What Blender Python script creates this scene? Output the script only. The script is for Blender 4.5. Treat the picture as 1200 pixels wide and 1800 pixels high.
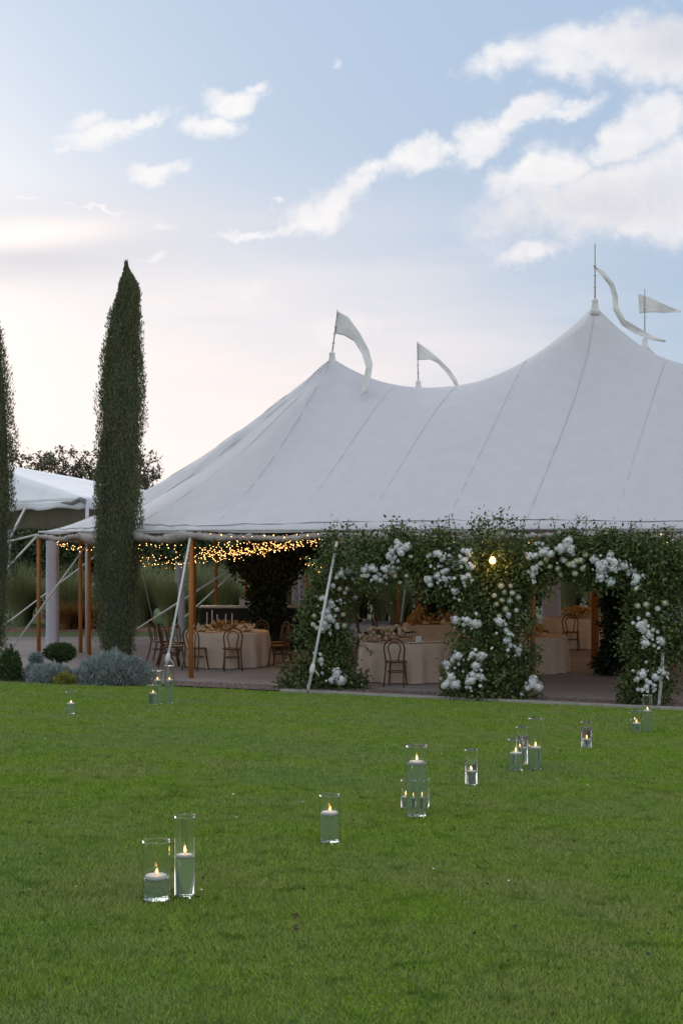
import bpy, bmesh, math, random
import numpy as np
from mathutils import Vector, Matrix
from mathutils.geometry import delaunay_2d_cdt

rng = np.random.default_rng(7)
random.seed(7)
for o in list(bpy.data.objects):
    bpy.data.objects.remove(o)
S = bpy.context.scene
COL = S.collection
R = math.radians

# ------------------------------------------------------------------ camera
CZ = 2.72            # eye height above the terrace
HY = 950.0           # row of the horizon in the 1200 x 1800 photograph
FP = 2400.0          # focal length in those pixels (about a 50 mm lens)
cam = bpy.data.cameras.new('camera')
cam.sensor_fit = 'VERTICAL'
cam.sensor_height = 36.0
cam.lens = 48.0
cam.shift_y = 50.0 / 1800.0
cam.clip_start = 0.1
cam.clip_end = 3000
camo = bpy.data.objects.new('camera', cam)
camo.location = (0, 0, CZ)
camo.rotation_euler = (R(90), 0, 0)
COL.objects.link(camo)
S.camera = camo

# ------------------------------------------------------------------ sky
SUN_EL, SUN_AZ = R(12), R(-24)      # azimuth from +Y towards +X
sdir = Vector((math.sin(SUN_AZ) * math.cos(SUN_EL), math.cos(SUN_AZ) * math.cos(SUN_EL), math.sin(SUN_EL)))
W = bpy.data.worlds.new('World')
S.world = W
W.use_nodes = True
nt = W.node_tree
nt.nodes.clear()
def N(t, tree=None, **kw):
    n = (tree or nt).nodes.new(t)
    for k, v in kw.items():
        setattr(n, k, v)
    return n
def mth(op, a, b=None, c=None, tree=None, clamp=False):
    t = tree or nt
    n = t.nodes.new('ShaderNodeMath'); n.operation = op; n.use_clamp = clamp
    for i, v in enumerate((a, b, c)):
        if v is None: continue
        if isinstance(v, (int, float)): n.inputs[i].default_value = v
        else: t.links.new(v, n.inputs[i])
    return n.outputs[0]
def smooth(x, a, b):
    n = nt.nodes.new('ShaderNodeMapRange'); n.interpolation_type = 'SMOOTHSTEP'
    n.inputs['From Min'].default_value = a; n.inputs['From Max'].default_value = b
    nt.links.new(x, n.inputs['Value'])
    return n.outputs['Result']
def mixc(f, a, b):
    n = nt.nodes.new('ShaderNodeMix'); n.data_type = 'RGBA'
    for s, v in ((0, f), (6, a), (7, b)):
        if isinstance(v, (int, float)): n.inputs[s].default_value = v
        elif isinstance(v, tuple): n.inputs[s].default_value = (*v, 1)
        else: nt.links.new(v, n.inputs[s])
    return n.outputs[2]
def noise(vec, scale, detail=6, rough=.55, dist=0.0):
    n = nt.nodes.new('ShaderNodeTexNoise')
    n.inputs['Scale'].default_value = scale; n.inputs['Detail'].default_value = detail
    n.inputs['Roughness'].default_value = rough; n.inputs['Distortion'].default_value = dist
    nt.links.new(vec, n.inputs['Vector'])
    return n.outputs['Fac']
tc = N('ShaderNodeTexCoord')
sky = N('ShaderNodeTexSky'); sky.sky_type = 'NISHITA'; sky.sun_disc = False
sky.sun_elevation = SUN_EL; sky.sun_rotation = SUN_AZ
sky.dust_density = 2.0; sky.ozone_density = 2.0; sky.altitude = 200
sep = N('ShaderNodeSeparateXYZ'); nt.links.new(tc.outputs['Generated'], sep.inputs[0])
dx, dy, dz = sep.outputs
ys = mth('MAXIMUM', dy, 0.12)
X = mth('DIVIDE', dx, ys)           # bearing and climb as tangents
Z = mth('DIVIDE', dz, ys)
comb = N('ShaderNodeCombineXYZ'); nt.links.new(X, comb.inputs[0]); nt.links.new(Z, comb.inputs[1])
v2 = comb.outputs[0]
n1 = noise(v2, 15, 9, .64, .4)
n2 = noise(v2, 46, 7, .66)
nn = mth('ADD', mth('MULTIPLY', mth('SUBTRACT', n1, .5), 2.3), mth('MULTIPLY', mth('SUBTRACT', n2, .5), 1.5))
# the outlines wander: positions are warped by noise before the cloud shapes are measured
def warp(sc, amp, k):
    n = nt.nodes.new('ShaderNodeTexNoise'); n.inputs['Scale'].default_value = sc; n.inputs['Detail'].default_value = 5
    n.inputs['Roughness'].default_value = .6
    nt.links.new(v2, n.inputs['Vector'])
    sp = N('ShaderNodeSeparateColor'); nt.links.new(n.outputs['Color'], sp.inputs[0])
    return [mth('MULTIPLY', mth('SUBTRACT', sp.outputs[i], .5), amp * (1.0, .7)[i]) for i in (0, 1)]
w1, w2 = warp(13, .075, 0), warp(40, .026, 1)
XW = mth('ADD', X, mth('ADD', w1[0], w2[0])); ZW = mth('ADD', Z, mth('ADD', w1[1], w2[1]))
# clouds of the evening sky: (column, row, half length, half height, tilt, weight)
CL = [(1090, 75, 200, 50, 2, 1.1), (900, 98, 95, 34, 12, .95), (1010, 105, 80, 34, 8, .9), (1190, 90, 120, 62, 0, 1.2),
      (1000, 178, 80, 20, 24, .85), (920, 198, 60, 24, 24, .95), (845, 236, 62, 34, 34, 1.0), (775, 272, 34, 18, 24, .75), (715, 282, 52, 26, 28, .95), (655, 308, 40, 22, 20, .85), (565, 358, 74, 28, 18, 1.0), (625, 330, 40, 20, 20, .85), (440, 407, 62, 11, 12, .85), (500, 385, 34, 14, 20, .75),
      (945, 300, 84, 40, 28, 1.15), (1080, 232, 110, 34, 24, 1.05), (1170, 200, 70, 40, 10, 1.0), (1060, 340, 190, 74, 10, 1.35), (1160, 330, 110, 90, 0, 1.3), (935, 440, 60, 19, 6, .9), (1105, 392, 60, 32, 20, 1.0), (900, 390, 90, 26, 6, .7),
      (180, 238, 74, 24, 12, .95), (250, 212, 62, 13, 22, .85), (110, 270, 34, 9, 14, .75), (160, 210, 42, 20, 10, .8),
      (398, 178, 50, 24, 0, 1.0), (378, 210, 54, 20, -6, .95), (430, 160, 26, 12, 10, .8), (292, 294, 54, 15, 6, .9),
      (440, 512, 44, 36, 0, .62), (592, 122, 26, 14, 30, .62), (476, 343, 16, 7, 0, .7), (585, 75, 14, 30, 0, .45),
      (268, 448, 36, 8, 10, .75), (290, 384, 26, 8, 0, .6), (600, 580, 84, 34, 10, .62), (170, 356, 56, 5, 2, .8), (45, 357, 34, 4, 0, .7)]
acc = None
for (cx, cy, rx, ry, th, wgt) in CL:
    a = mth('SUBTRACT', XW, (cx - 600) / FP); b = mth('SUBTRACT', ZW, (HY - cy) / FP)
    c, s = math.cos(R(th)), math.sin(R(th))
    p = mth('MULTIPLY', mth('MULTIPLY_ADD', a, c, mth('MULTIPLY', b, s)), FP / rx)
    q = mth('MULTIPLY', mth('MULTIPLY_ADD', b, c, mth('MULTIPLY', a, -s)), FP / ry)
    d = mth('MULTIPLY_ADD', p, p, mth('MULTIPLY', q, q))
    e = mth('MULTIPLY', mth('EXPONENT', mth('MULTIPLY', d, -.62 if rx < 80 else -.8)), wgt * (1.1 if rx < 80 else 1.0))
    acc = e if acc is None else mth('MAXIMUM', acc, e)
front = smooth(dy, .35, .6)
acc = mth('MULTIPLY', acc, front)
# brighter broken cloud over the unseen rest of the sky, to add light
up = mth('MAXIMUM', mth('ADD', dz, .25), .05)
comb3 = N('ShaderNodeCombineXYZ'); nt.links.new(mth('DIVIDE', dx, up), comb3.inputs[0]); nt.links.new(mth('DIVIDE', dy, up), comb3.inputs[1])
n3 = noise(comb3.outputs[0], 1.6, 7, .58)
rest = mth('MULTIPLY', smooth(n3, .44, .62), mth('SUBTRACT', 1.0, front))
dens = mth('ADD', acc, mth('MULTIPLY', nn, mth('MULTIPLY', .42, mth('MINIMUM', mth('MULTIPLY', acc, 3.0), 1.0))))
cl = smooth(dens, .30, .98)
# grey bellies on the two thick banks
def belly(cx, cy, rx, ry, th):
    a = mth('SUBTRACT', X, (cx - 600) / FP); b = mth('SUBTRACT', Z, (HY - cy) / FP)
    c, s = math.cos(R(th)), math.sin(R(th))
    p = mth('MULTIPLY', mth('MULTIPLY_ADD', a, c, mth('MULTIPLY', b, s)), FP / rx)
    q = mth('MULTIPLY', mth('MULTIPLY_ADD', b, c, mth('MULTIPLY', a, -s)), FP / ry)
    d = mth('MULTIPLY_ADD', p, p, mth('MULTIPLY', q, q))
    return mth('EXPONENT', mth('MULTIPLY', d, -1.0))
bel = mth('MAXIMUM', belly(1040, 365, 240, 60, 6), belly(1190, 70, 150, 60, 0))
bel = mth('MULTIPLY', bel, front)
bel = mth('MULTIPLY', bel, mth('ADD', .75, mth('MULTIPLY', mth('SUBTRACT', n1, .5), 1.6)), clamp=True)
B0 = 10.0   # the Background strength below is 1 / B0
def c10(r, g, b): return (r * B0, g * B0, b * B0)
# clear sky: the physical sky veiled by thin high cloud, whiter and warmer low down towards the sun
el = mth('MAXIMUM', dz, 0.0)
veilc = mixc(smooth(el, .02, .42), c10(.295, .368, .47), c10(.30, .39, .52))
base = mixc(.86, sky.outputs['Color'], veilc)
sd = N('ShaderNodeVectorMath', operation='DOT_PRODUCT'); nt.links.new(tc.outputs['Generated'], sd.inputs[0]); sd.inputs[1].default_value = (math.sin(R(-16)) * .99, math.cos(R(-16)) * .99, .13)
glow = smooth(sd.outputs['Value'], .86, 1.0)
low = mth('SUBTRACT', 1.0, smooth(el, .05, .30))
comb4 = N('ShaderNodeCombineXYZ'); nt.links.new(mth('MULTIPLY', X, .35), comb4.inputs[0]); nt.links.new(mth('MULTIPLY', Z, 2.2), comb4.inputs[1])
n4 = noise(comb4.outputs[0], 9, 5, .55)
streak = mth('MULTIPLY', smooth(n4, .36, .62), mth('MULTIPLY', low, mth('ADD', .35, mth('MULTIPLY', glow, .65))))
base = mixc(mth('MULTIPLY', glow, mth('MULTIPLY', low, .75)), base, c10(.76, .665, .635))
base = mixc(mth('MULTIPLY', streak, .6), base, c10(.78, .67, .635))
# soft grey-mauve bank, low on the sunny side
bank = mth('MULTIPLY', belly(60, 430, 300, 70, 2), mth('MULTIPLY', front, mth('ADD', .7, mth('MULTIPLY', mth('SUBTRACT', n4, .5), 2.0))), clamp=True)
base = mixc(mth('MULTIPLY', bank, 1.0), base, c10(.475, .475, .515))
bankl = mth('MULTIPLY', belly(40, 412, 170, 26, 4), front)
base = mixc(mth('MULTIPLY', bankl, .9), base, c10(.80, .71, .67))
clc = mixc(smooth(el, .05, .3), c10(.72, .655, .64), c10(.69, .672, .665))
clc = mixc(mth('MULTIPLY', bel, .9), clc, c10(.385, .395, .455))
clc = mixc(mth('MULTIPLY', mth('SUBTRACT', n1, .44), 3.2, clamp=True), clc, c10(.53, .54, .585))
fin = mixc(mth('MULTIPLY', cl, .93), base, clc)
fin = mixc(rest, fin, c10(.95, .94, .93))
bg = N('ShaderNodeBackground'); bg.inputs['Strength'].default_value = 1.0 / B0
nt.links.new(fin, bg.inputs['Color'])
wo = N('ShaderNodeOutputWorld'); nt.links.new(bg.outputs[0], wo.inputs[0])

sl = bpy.data.lights.new('sun', 'SUN')
sl.energy = 1.2; sl.angle = R(50); sl.color = (1, .9, .8)
so = bpy.data.objects.new('sun', sl)
so.rotation_euler = sdir.to_track_quat('Z', 'Y').to_euler()
COL.objects.link(so)
vs = S.view_settings
vs.view_transform = 'Standard'; vs.look = 'None'; vs.gamma = 1; vs.use_curve_mapping = False
vs.exposure = 0.55
S.cycles.use_denoising = True
S.cycles.max_bounces = 10
S.cycles.transmission_bounces = 10
S.cycles.transparent_max_bounces = 12
S.cycles.sample_clamp_indirect = 6

# ------------------------------------------------------------------ places
TA = R(22.4)                                     # the tent stands turned by this much
U = Vector((math.cos(TA), -math.sin(TA), 0)); V = Vector((math.sin(TA), math.cos(TA), 0))
E0 = Vector((-2.97, 27.0, 0))
def T(u, v, z=0.0): return E0 + U * u + V * v + Vector((0, 0, z))
def UVof(x, y): d = Vector((x, y, 0)) - E0; return d.dot(U), d.dot(V)
def P(px, py, Y): return Vector(((px - 600) / FP * Y, Y, CZ - (py - HY) / FP * Y))
def G(px, py, z=0.0): return P(px, py, (CZ - z) * FP / (py - HY))
VK = -1.4
KL = .0669
def lz(x, y): return -.03 + KL * (VK - UVof(x, y)[1])
def Lw(px, py):
    Y = 12.0
    for _ in range(40):
        x = (px - 600) / FP * Y
        Y = (CZ - lz(x, Y)) * FP / (py - HY)
    x = (px - 600) / FP * Y
    return Vector((x, Y, lz(x, Y)))

# ------------------------------------------------------------------ materials
MATS = {}
def mat(name, c1, c2=None, rough=.7, scale=8, bump=0.0, bscale=None, island=False, spec=.3, detail=5, metal=0.0, emit=None, trans=None, c3=None, big=None):
    m = bpy.data.materials.new(name); m.use_nodes = True
    t = m.node_tree; b = t.nodes['Principled BSDF']
    b.inputs['Roughness'].default_value = rough; b.inputs['Metallic'].default_value = metal
    b.inputs['Specular IOR Level'].default_value = spec
    b.inputs['Base Color'].default_value = (*c1, 1)
    co = t.nodes.new('ShaderNodeTexCoord')
    out = None
    if c2 is not None:
        mx = t.nodes.new('ShaderNodeMix'); mx.data_type = 'RGBA'
        mx.inputs[6].default_value = (*c1, 1); mx.inputs[7].default_value = (*c2, 1)
        if island:
            g = t.nodes.new('ShaderNodeNewGeometry'); t.links.new(g.outputs['Random Per Island'], mx.inputs[0])
        else:
            nz = t.nodes.new('ShaderNodeTexNoise'); nz.inputs['Scale'].default_value = scale; nz.inputs['Detail'].default_value = detail
            t.links.new(co.outputs['Object'], nz.inputs['Vector'])
            mr = t.nodes.new('ShaderNodeMapRange'); mr.inputs['From Min'].default_value = .3; mr.inputs['From Max'].default_value = .7
            t.links.new(nz.outputs['Fac'], mr.inputs['Value']); t.links.new(mr.outputs['Result'], mx.inputs[0])
        out = mx.outputs[2]
    if c3 is not None:
        nz = t.nodes.new('ShaderNodeTexNoise'); nz.inputs['Scale'].default_value = big or 1.0; nz.inputs['Detail'].default_value = 4
        t.links.new(co.outputs['Object'], nz.inputs['Vector'])
        mr = t.nodes.new('ShaderNodeMapRange'); mr.inputs['From Min'].default_value = .38; mr.inputs['From Max'].default_value = .68
        mr.inputs['To Max'].default_value = .75
        t.links.new(nz.outputs['Fac'], mr.inputs['Value'])
        mx2 = t.nodes.new('ShaderNodeMix'); mx2.data_type = 'RGBA'
        t.links.new(mr.outputs['Result'], mx2.inputs[0])
        if out is not None: t.links.new(out, mx2.inputs[6])
        else: mx2.inputs[6].default_value = (*c1, 1)
        mx2.inputs[7].default_value = (*c3, 1)
        out = mx2.outputs[2]
    if out is not None: t.links.new(out, b.inputs['Base Color'])
    if bump:
        nb = t.nodes.new('ShaderNodeTexNoise'); nb.inputs['Scale'].default_value = bscale or scale * 4; nb.inputs['Detail'].default_value = 6
        t.links.new(co.outputs['Object'], nb.inputs['Vector'])
        bp = t.nodes.new('ShaderNodeBump'); bp.inputs['Strength'].default_value = bump; bp.inputs['Distance'].default_value = .02
        t.links.new(nb.outputs['Fac'], bp.inputs['Height']); t.links.new(bp.outputs['Normal'], b.inputs['Normal'])
    if emit:
        b.inputs['Emission Color'].default_value = (*emit[0], 1); b.inputs['Emission Strength'].default_value = emit[1]
    if trans:
        b.inputs['Transmission Weight'].default_value = 1.0; b.inputs['IOR'].default_value = trans
    MATS[name] = m
    return m
def wood(name, c1, c2, rough=.55, sc=(14, 14, 1.2)):
    m = mat(name, c1, rough=rough)
    t = m.node_tree; b = t.nodes['Principled BSDF']
    co = t.nodes.new('ShaderNodeTexCoord'); mp = t.nodes.new('ShaderNodeMapping'); mp.inputs['Scale'].default_value = sc
    nz = t.nodes.new('ShaderNodeTexNoise'); nz.inputs['Scale'].default_value = 3; nz.inputs['Detail'].default_value = 6; nz.inputs['Distortion'].default_value = .6
    cr = t.nodes.new('ShaderNodeMix'); cr.data_type = 'RGBA'; cr.inputs[6].default_value = (*c1, 1); cr.inputs[7].default_value = (*c2, 1)
    t.links.new(co.outputs['Object'], mp.inputs[0]); t.links.new(mp.outputs[0], nz.inputs['Vector']); t.links.new(nz.outputs['Fac'], cr.inputs[0]); t.links.new(cr.outputs[2], b.inputs['Base Color'])
    return m
M_canvas = mat('canvas', (.60, .592, .605), (.565, .556, .572), .75, 3.0, .15, 60)
def widths(m, step, amt):
    t = m.node_tree; b = t.nodes['Principled BSDF']; src = b.inputs['Base Color'].links[0].from_socket
    co = t.nodes.new('ShaderNodeTexCoord'); d = t.nodes.new('ShaderNodeVectorMath'); d.operation = 'DOT_PRODUCT'; d.inputs[1].default_value = U
    t.links.new(co.outputs['Object'], d.inputs[0])
    q = mth('FLOOR', mth('DIVIDE', d.outputs['Value'], step, tree=t), tree=t)
    wn = t.nodes.new('ShaderNodeTexWhiteNoise'); wn.noise_dimensions = '1D'; t.links.new(q, wn.inputs['W'])
    k = mth('MULTIPLY_ADD', wn.outputs['Value'], amt, 1 - amt, tree=t)
    mx = t.nodes.new('ShaderNodeVectorMath'); mx.operation = 'SCALE'; t.links.new(src, mx.inputs[0]); t.links.new(k, mx.inputs['Scale']); t.links.new(mx.outputs[0], b.inputs['Base Color'])
widths(M_canvas, 1.52, .055)
M_seam = mat('seam_tape', (.55, .54, .55), (.50, .49, .50), .8)
M_roll = mat('rolled_cloth', (.36, .31, .285), (.50, .44, .40), .8, 5, .9, 22)
M_rope = mat('dark_rope', (.24, .22, .21), rough=.9)
M_strap = mat('white_strap', (.72, .71, .68), (.6, .59, .56), .7, 20)
M_metal = mat('steel', (.45, .44, .43), rough=.4, metal=1)
M_pole = wood('pine_pole', (.50, .20, .045), (.36, .125, .03))
M_mast = wood('mast_wood', (.46, .17, .04), (.30, .10, .025))
M_chair = wood('bentwood', (.15, .075, .030), (.09, .042, .018), .4)
M_cane = mat('cane_seat', (.36, .22, .10), (.28, .16, .07), .6, 60)
M_cloth = mat('blush_linen', (.70, .545, .415), (.61, .47, .355), .85, 40, .15, 300)
M_frametent = mat('white_vinyl', (.80, .81, .82), (.74, .75, .77), .6, 2, .5, 5)
M_vinyl_in = mat('grey_lining', (.52, .48, .46), (.44, .41, .39), .8, 3)
M_drape = mat('lilac_drape', (.62, .60, .66), (.55, .53, .60), .8, 12, .2, 40)
M_lawn = mat('lawn_soil', (.095, .155, .022), (.07, .115, .018), .95, 30, .7, 160, c3=(.13, .155, .04), big=.8)
M_blade = mat('grass_blade', (.150, .275, .014), (.315, .42, .064), .55, island=True, spec=.08, c3=(.305, .335, .115), big=1.3)
def patch(m, col, scale, lo, hi, fac):
    t = m.node_tree; b = t.nodes['Principled BSDF']; src = b.inputs['Base Color'].links[0].from_socket
    co = t.nodes.new('ShaderNodeTexCoord'); nz = t.nodes.new('ShaderNodeTexNoise'); nz.inputs['Scale'].default_value = scale; nz.inputs['Detail'].default_value = 6; nz.inputs['Roughness'].default_value = .65
    t.links.new(co.outputs['Object'], nz.inputs['Vector'])
    mr = t.nodes.new('ShaderNodeMapRange'); mr.inputs['From Min'].default_value = lo; mr.inputs['From Max'].default_value = hi; mr.inputs['To Max'].default_value = fac
    t.links.new(nz.outputs['Fac'], mr.inputs['Value'])
    mx = t.nodes.new('ShaderNodeMix'); mx.data_type = 'RGBA'; mx.inputs[7].default_value = (*col, 1)
    t.links.new(mr.outputs['Result'], mx.inputs[0]); t.links.new(src, mx.inputs[6]); t.links.new(mx.outputs[2], b.inputs['Base Color'])
patch(M_blade, (.22, .31, .10), .45, .47, .64, .6)      # cooler, paler sweeps
patch(M_blade, (.07, .17, .01), 6.0, .52, .66, .7)      # small lush tufts
M_verge = mat('back_turf', (.10, .16, .04), (.07, .12, .03), .95, 6, .4)
M_floor = mat('terrace_paving', (.37, .32, .30), (.30, .255, .24), .9, 1.2, .3, 50, c3=(.23, .195, .185), big=.35)
M_gravel = mat('gravel_bed', (.24, .175, .155), (.13, .095, .085), .95, 60, .8, 120)
M_stone = mat('pebble', (.36, .27, .24), (.15, .11, .10), .9, island=True)
M_kerb = mat('pale_kerb', (.46, .43, .37), (.34, .32, .27), .85, 5, .3)
M_soil = mat('bed_soil', (.075, .055, .04), (.045, .033, .025), .95, 12, .8)
M_red = mat('red_mulch', (.28, .13, .10), (.20, .09, .07), .95, 4, .5)
M_earth = mat('far_ground', (.06, .08, .03), (.05, .06, .03), .95, .3)
M_cyp = mat('cypress_leaf', (.115, .138, .070), (.145, .165, .085), .75, island=True, spec=.06, c3=(.175, .155, .085), big=.7)
M_cypcore = mat('dark_hull', (.055, .065, .035), (.04, .048, .025), .9, 10, .5)  # for the opaque dark hull added inside the crowns
M_bark = mat('bark', (.12, .085, .06), (.07, .05, .035), .9, 12, .7)
M_lav = mat('lavender_leaf', (.21, .255, .235), (.35, .39, .375), .8, island=True, spec=.15)
M_topi = mat('boxwood_leaf', (.035, .065, .02), (.075, .12, .035), .6, island=True)
M_yel = mat('yellow_leaf', (.22, .22, .05), (.34, .30, .06), .7, island=True)
M_leaf = mat('rose_leaf', (.034, .060, .015), (.165, .205, .066), .5, island=True, spec=.3)
M_dark = mat('unlit_leaf', (.012, .018, .008), (.03, .042, .017), .6, island=True)  # lack of light inside the tent is put into this colour
M_stem = mat('green_stem', (.07, .08, .03), (.05, .05, .025), .7)
M_white = mat('white_petal', (.86, .86, .85), (.74, .76, .73), .6, island=True)
M_cream = mat('cream_petal', (.80, .76, .60), (.72, .66, .46), .6, island=True)
M_peach = mat('peach_petal', (.84, .60, .40), (.88, .74, .56), .6, island=True)
M_amber = mat('amber_petal', (.62, .36, .11), (.76, .50, .20), .6, island=True)
M_reed = mat('ornamental_grass', (.17, .22, .085), (.42, .42, .23), .7, island=True)
M_rust = mat('rust_grass', (.24, .13, .04), (.34, .19, .06), .8, island=True)
M_tree = mat('tree_leaf', (.085, .085, .045), (.15, .13, .075), .65, island=True)
M_shrub = mat('shrub_leaf', (.045, .070, .026), (.11, .14, .055), .6, island=True)
M_glass = mat('clear_glass', (.96, .98, .97), rough=.0, spec=.5, trans=1.46); M_glass.node_tree.nodes['Principled BSDF'].inputs['Transmission Weight'].default_value = .995
M_water = mat('water', (.84, .94, .90), rough=.0, spec=.5, trans=1.33); M_water.node_tree.nodes['Principled BSDF'].inputs['Transmission Weight'].default_value = .86
M_wax = mat('white_wax', (.84, .82, .79), (.78, .76, .73), .45)
M_wick = mat('wick', (.02, .018, .015), rough=.9)
M_flame = mat('flame', (1, .5, .1), rough=1, emit=((1, .50, .12), 6.0))
M_bulb = mat('warm_bulb', (1, .6, .2), rough=1, emit=((1, .50, .15), 6.0))
M_lantern = mat('lantern_glow', (1, .6, .2), rough=1, emit=((1, .50, .14), 7.0))
M_wire = mat('dark_wire', (.03, .03, .028), rough=.7)
M_bar = mat('black_bar', (.014, .013, .012), (.02, .018, .017), .5)
M_bartop = mat('cream_top', (.62, .55, .42), rough=.5)
M_box = mat('white_box', (.78, .79, .82), rough=.6)
M_card = mat('white_card', (.84, .83, .80), rough=.7)
M_brass = mat('brass', (.60, .42, .18), rough=.35, metal=1)
M_flag = mat('cream_flag', (.74, .72, .68), (.66, .64, .60), .8, 6); M_staff = mat('grey_staff', (.34, .29, .26), (.26, .22, .20), .6, 9)

# ------------------------------------------------------------------ builders
def link(o, parent=None):
    COL.objects.link(o)
    if parent is not None: o.parent = parent
    return o
def tag(o, label=None, cat=None, group=None, kind=None):
    for k, v in (('label', label), ('category', cat), ('group', group), ('kind', kind)):
        if v: o[k] = v
    return o
def empty(name, loc, label, cat, group=None, rz=0.0):
    o = bpy.data.objects.new(name, None); o.location = loc; o.rotation_euler = (0, 0, rz)
    o.empty_display_size = .2
    return tag(link(o), label, cat, group)
def npmesh(name, Vv, F, m, sm=False):
    """mesh data from numpy arrays; F is (n,3) or (n,4)"""
    me = bpy.data.meshes.new(name)
    Vv = np.asarray(Vv, np.float32).reshape(-1, 3); F = np.asarray(F, np.int32)
    k = F.shape[1]
    me.vertices.add(len(Vv)); me.vertices.foreach_set('co', Vv.ravel())
    me.loops.add(F.size); me.loops.foreach_set('vertex_index', F.ravel())
    me.polygons.add(len(F)); me.polygons.foreach_set('loop_start', np.arange(0, F.size, k, dtype=np.int32))
    me.polygons.foreach_set('loop_total', np.full(len(F), k, np.int32))
    if sm: me.polygons.foreach_set('use_smooth', np.ones(len(F), bool))
    me.update(calc_edges=True); me.validate()
    me.materials.append(m)
    return me
def npobj(name, Vv, F, m, parent=None, sm=False):
    return link(bpy.data.objects.new(name, npmesh(name, Vv, F, m, sm)), parent)
class MB:
    def __init__(s): s.v = []; s.f = []
    def add(s, vs, fs):
        o = len(s.v); s.v += [tuple(p) for p in vs]; s.f += [tuple(i + o for i in f) for f in fs]; return s
    def box(s, c, d, rz=0.0):
        cx, cy, cz = c; a, b, e = d[0] / 2, d[1] / 2, d[2] / 2
        q = []
        for z in (-e, e):
            for x, y in ((-a, -b), (a, -b), (a, b), (-a, b)):
                q.append((cx + x * math.cos(rz) - y * math.sin(rz), cy + x * math.sin(rz) + y * math.cos(rz), cz + z))
        return s.add(q, [(3, 2, 1, 0), (4, 5, 6, 7), (0, 1, 5, 4), (1, 2, 6, 5), (2, 3, 7, 6), (3, 0, 4, 7)])
    def tube(s, pts, r, n=8, closed=False, caps=True, flat=1.0):
        pts = [Vector(p) for p in pts]; m = len(pts)
        rs = r if isinstance(r, (list, tuple)) else [r] * m
        ref = None; vs = []
        for i, p in enumerate(pts):
            if closed: t = pts[(i + 1) % m] - pts[i - 1]
            else: t = pts[min(i + 1, m - 1)] - pts[max(i - 1, 0)]
            t.normalize()
            if ref is None:
                ref = Vector((0, 0, 1)) if abs(t.z) < .9 else Vector((1, 0, 0))
            a = t.cross(ref); 
            if a.length < 1e-4: a = t.cross(Vector((0, 1, 0)))
            a.normalize(); b = a.cross(t).normalized(); ref = b if abs(t.z) >= .0 else ref
            for k in range(n):
                w = 2 * math.pi * k / n
                vs.append(p + a * (math.cos(w) * rs[i] * flat) + b * (math.sin(w) * rs[i]))
        fs = []
        for i in range(m if closed else m - 1):
            for k in range(n):
                i2 = (i + 1) % m
                fs.append((i * n + k, i * n + (k + 1) % n, i2 * n + (k + 1) % n, i2 * n + k))
        if caps and not closed:
            fs.append(tuple(range(n))[::-1]); fs.append(tuple(range((m - 1) * n, m * n)))
        return s.add(vs, fs)
    def lathe(s, prof, n=20, c=(0, 0, 0)):
        vs = []; fs = []
        for (r, z) in prof:
            for k in range(n):
                w = 2 * math.pi * k / n
                vs.append((c[0] + r * math.cos(w), c[1] + r * math.sin(w), c[2] + z))
        for i in range(len(prof) - 1):
            for k in range(n):
                fs.append((i * n + k, i * n + (k + 1) % n, (i + 1) * n + (k + 1) % n, (i + 1) * n + k))
        if prof[0][0] > 1e-5: fs.append(tuple(range(n))[::-1])
        if prof[-1][0] > 1e-5: fs.append(tuple(range((len(prof) - 1) * n, len(prof) * n)))
        return s.add(vs, fs)
    def ball(s, c, r, n=8, m=5):
        prof = [(max(1e-6, math.sin(math.pi * i / m)) * r, -math.cos(math.pi * i / m) * r) for i in range(m + 1)]
        return s.lathe(prof, n, c)
    def mesh(s, name, m, sm=True, merge=False, sharp=None):
        me = bpy.data.meshes.new(name); me.from_pydata(s.v, [], s.f)
        if merge:
            bm = bmesh.new(); bm.from_mesh(me); bmesh.ops.remove_doubles(bm, verts=bm.verts, dist=1e-5); bm.to_mesh(me); bm.free()
        if sm:
            for p in me.polygons: p.use_smooth = len(p.vertices) <= 4
        me.materials.append(m); me.update()
        if sharp: me.set_sharp_from_angle(angle=R(sharp))
        return me
    def build(s, name, m, parent=None, sm=True, merge=False, sharp=None):
        return link(bpy.data.objects.new(name, s.mesh(name, m, sm, merge, sharp)), parent)
def nrm(a): return a / np.maximum(np.linalg.norm(a, axis=1, keepdims=True), 1e-9)
def leaves(C, D, L, Wd, fold=.22):
    """folded pointed leaves: centres, directions, lengths, widths -> vertices, triangles"""
    n = len(C); D = nrm(D)
    Sd = nrm(np.cross(D, rng.normal(size=(n, 3)))); Nn = np.cross(Sd, D)
    L = np.broadcast_to(L, n)[:, None]; Wd = np.broadcast_to(Wd, n)[:, None]
    v = np.empty((n, 4, 3))
    v[:, 0] = C; v[:, 2] = C + D * L
    mid = C + D * L * .45 + Nn * Wd * fold
    v[:, 1] = mid + Sd * Wd * .5; v[:, 3] = mid - Sd * Wd * .5
    i = np.arange(n)[:, None] * 4
    f = np.concatenate([i + [0, 1, 2], i + [0, 2, 3]], 1).reshape(-1, 3)
    return v.reshape(-1, 3), f
def blobpts(blobs, n, power=.45):
    """points in ellipsoids (cx,cy,cz,rx,ry,rz), thicker towards the outside"""
    B = np.array(blobs, float); w = (B[:, 3] * B[:, 4] * B[:, 5]) ** .75; w /= w.sum()
    k = rng.choice(len(B), n, p=w); d = nrm(rng.normal(size=(n, 3))); r = rng.random(n) ** power
    return B[k, :3] + d * r[:, None] * B[k, 3:6], d
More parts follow.
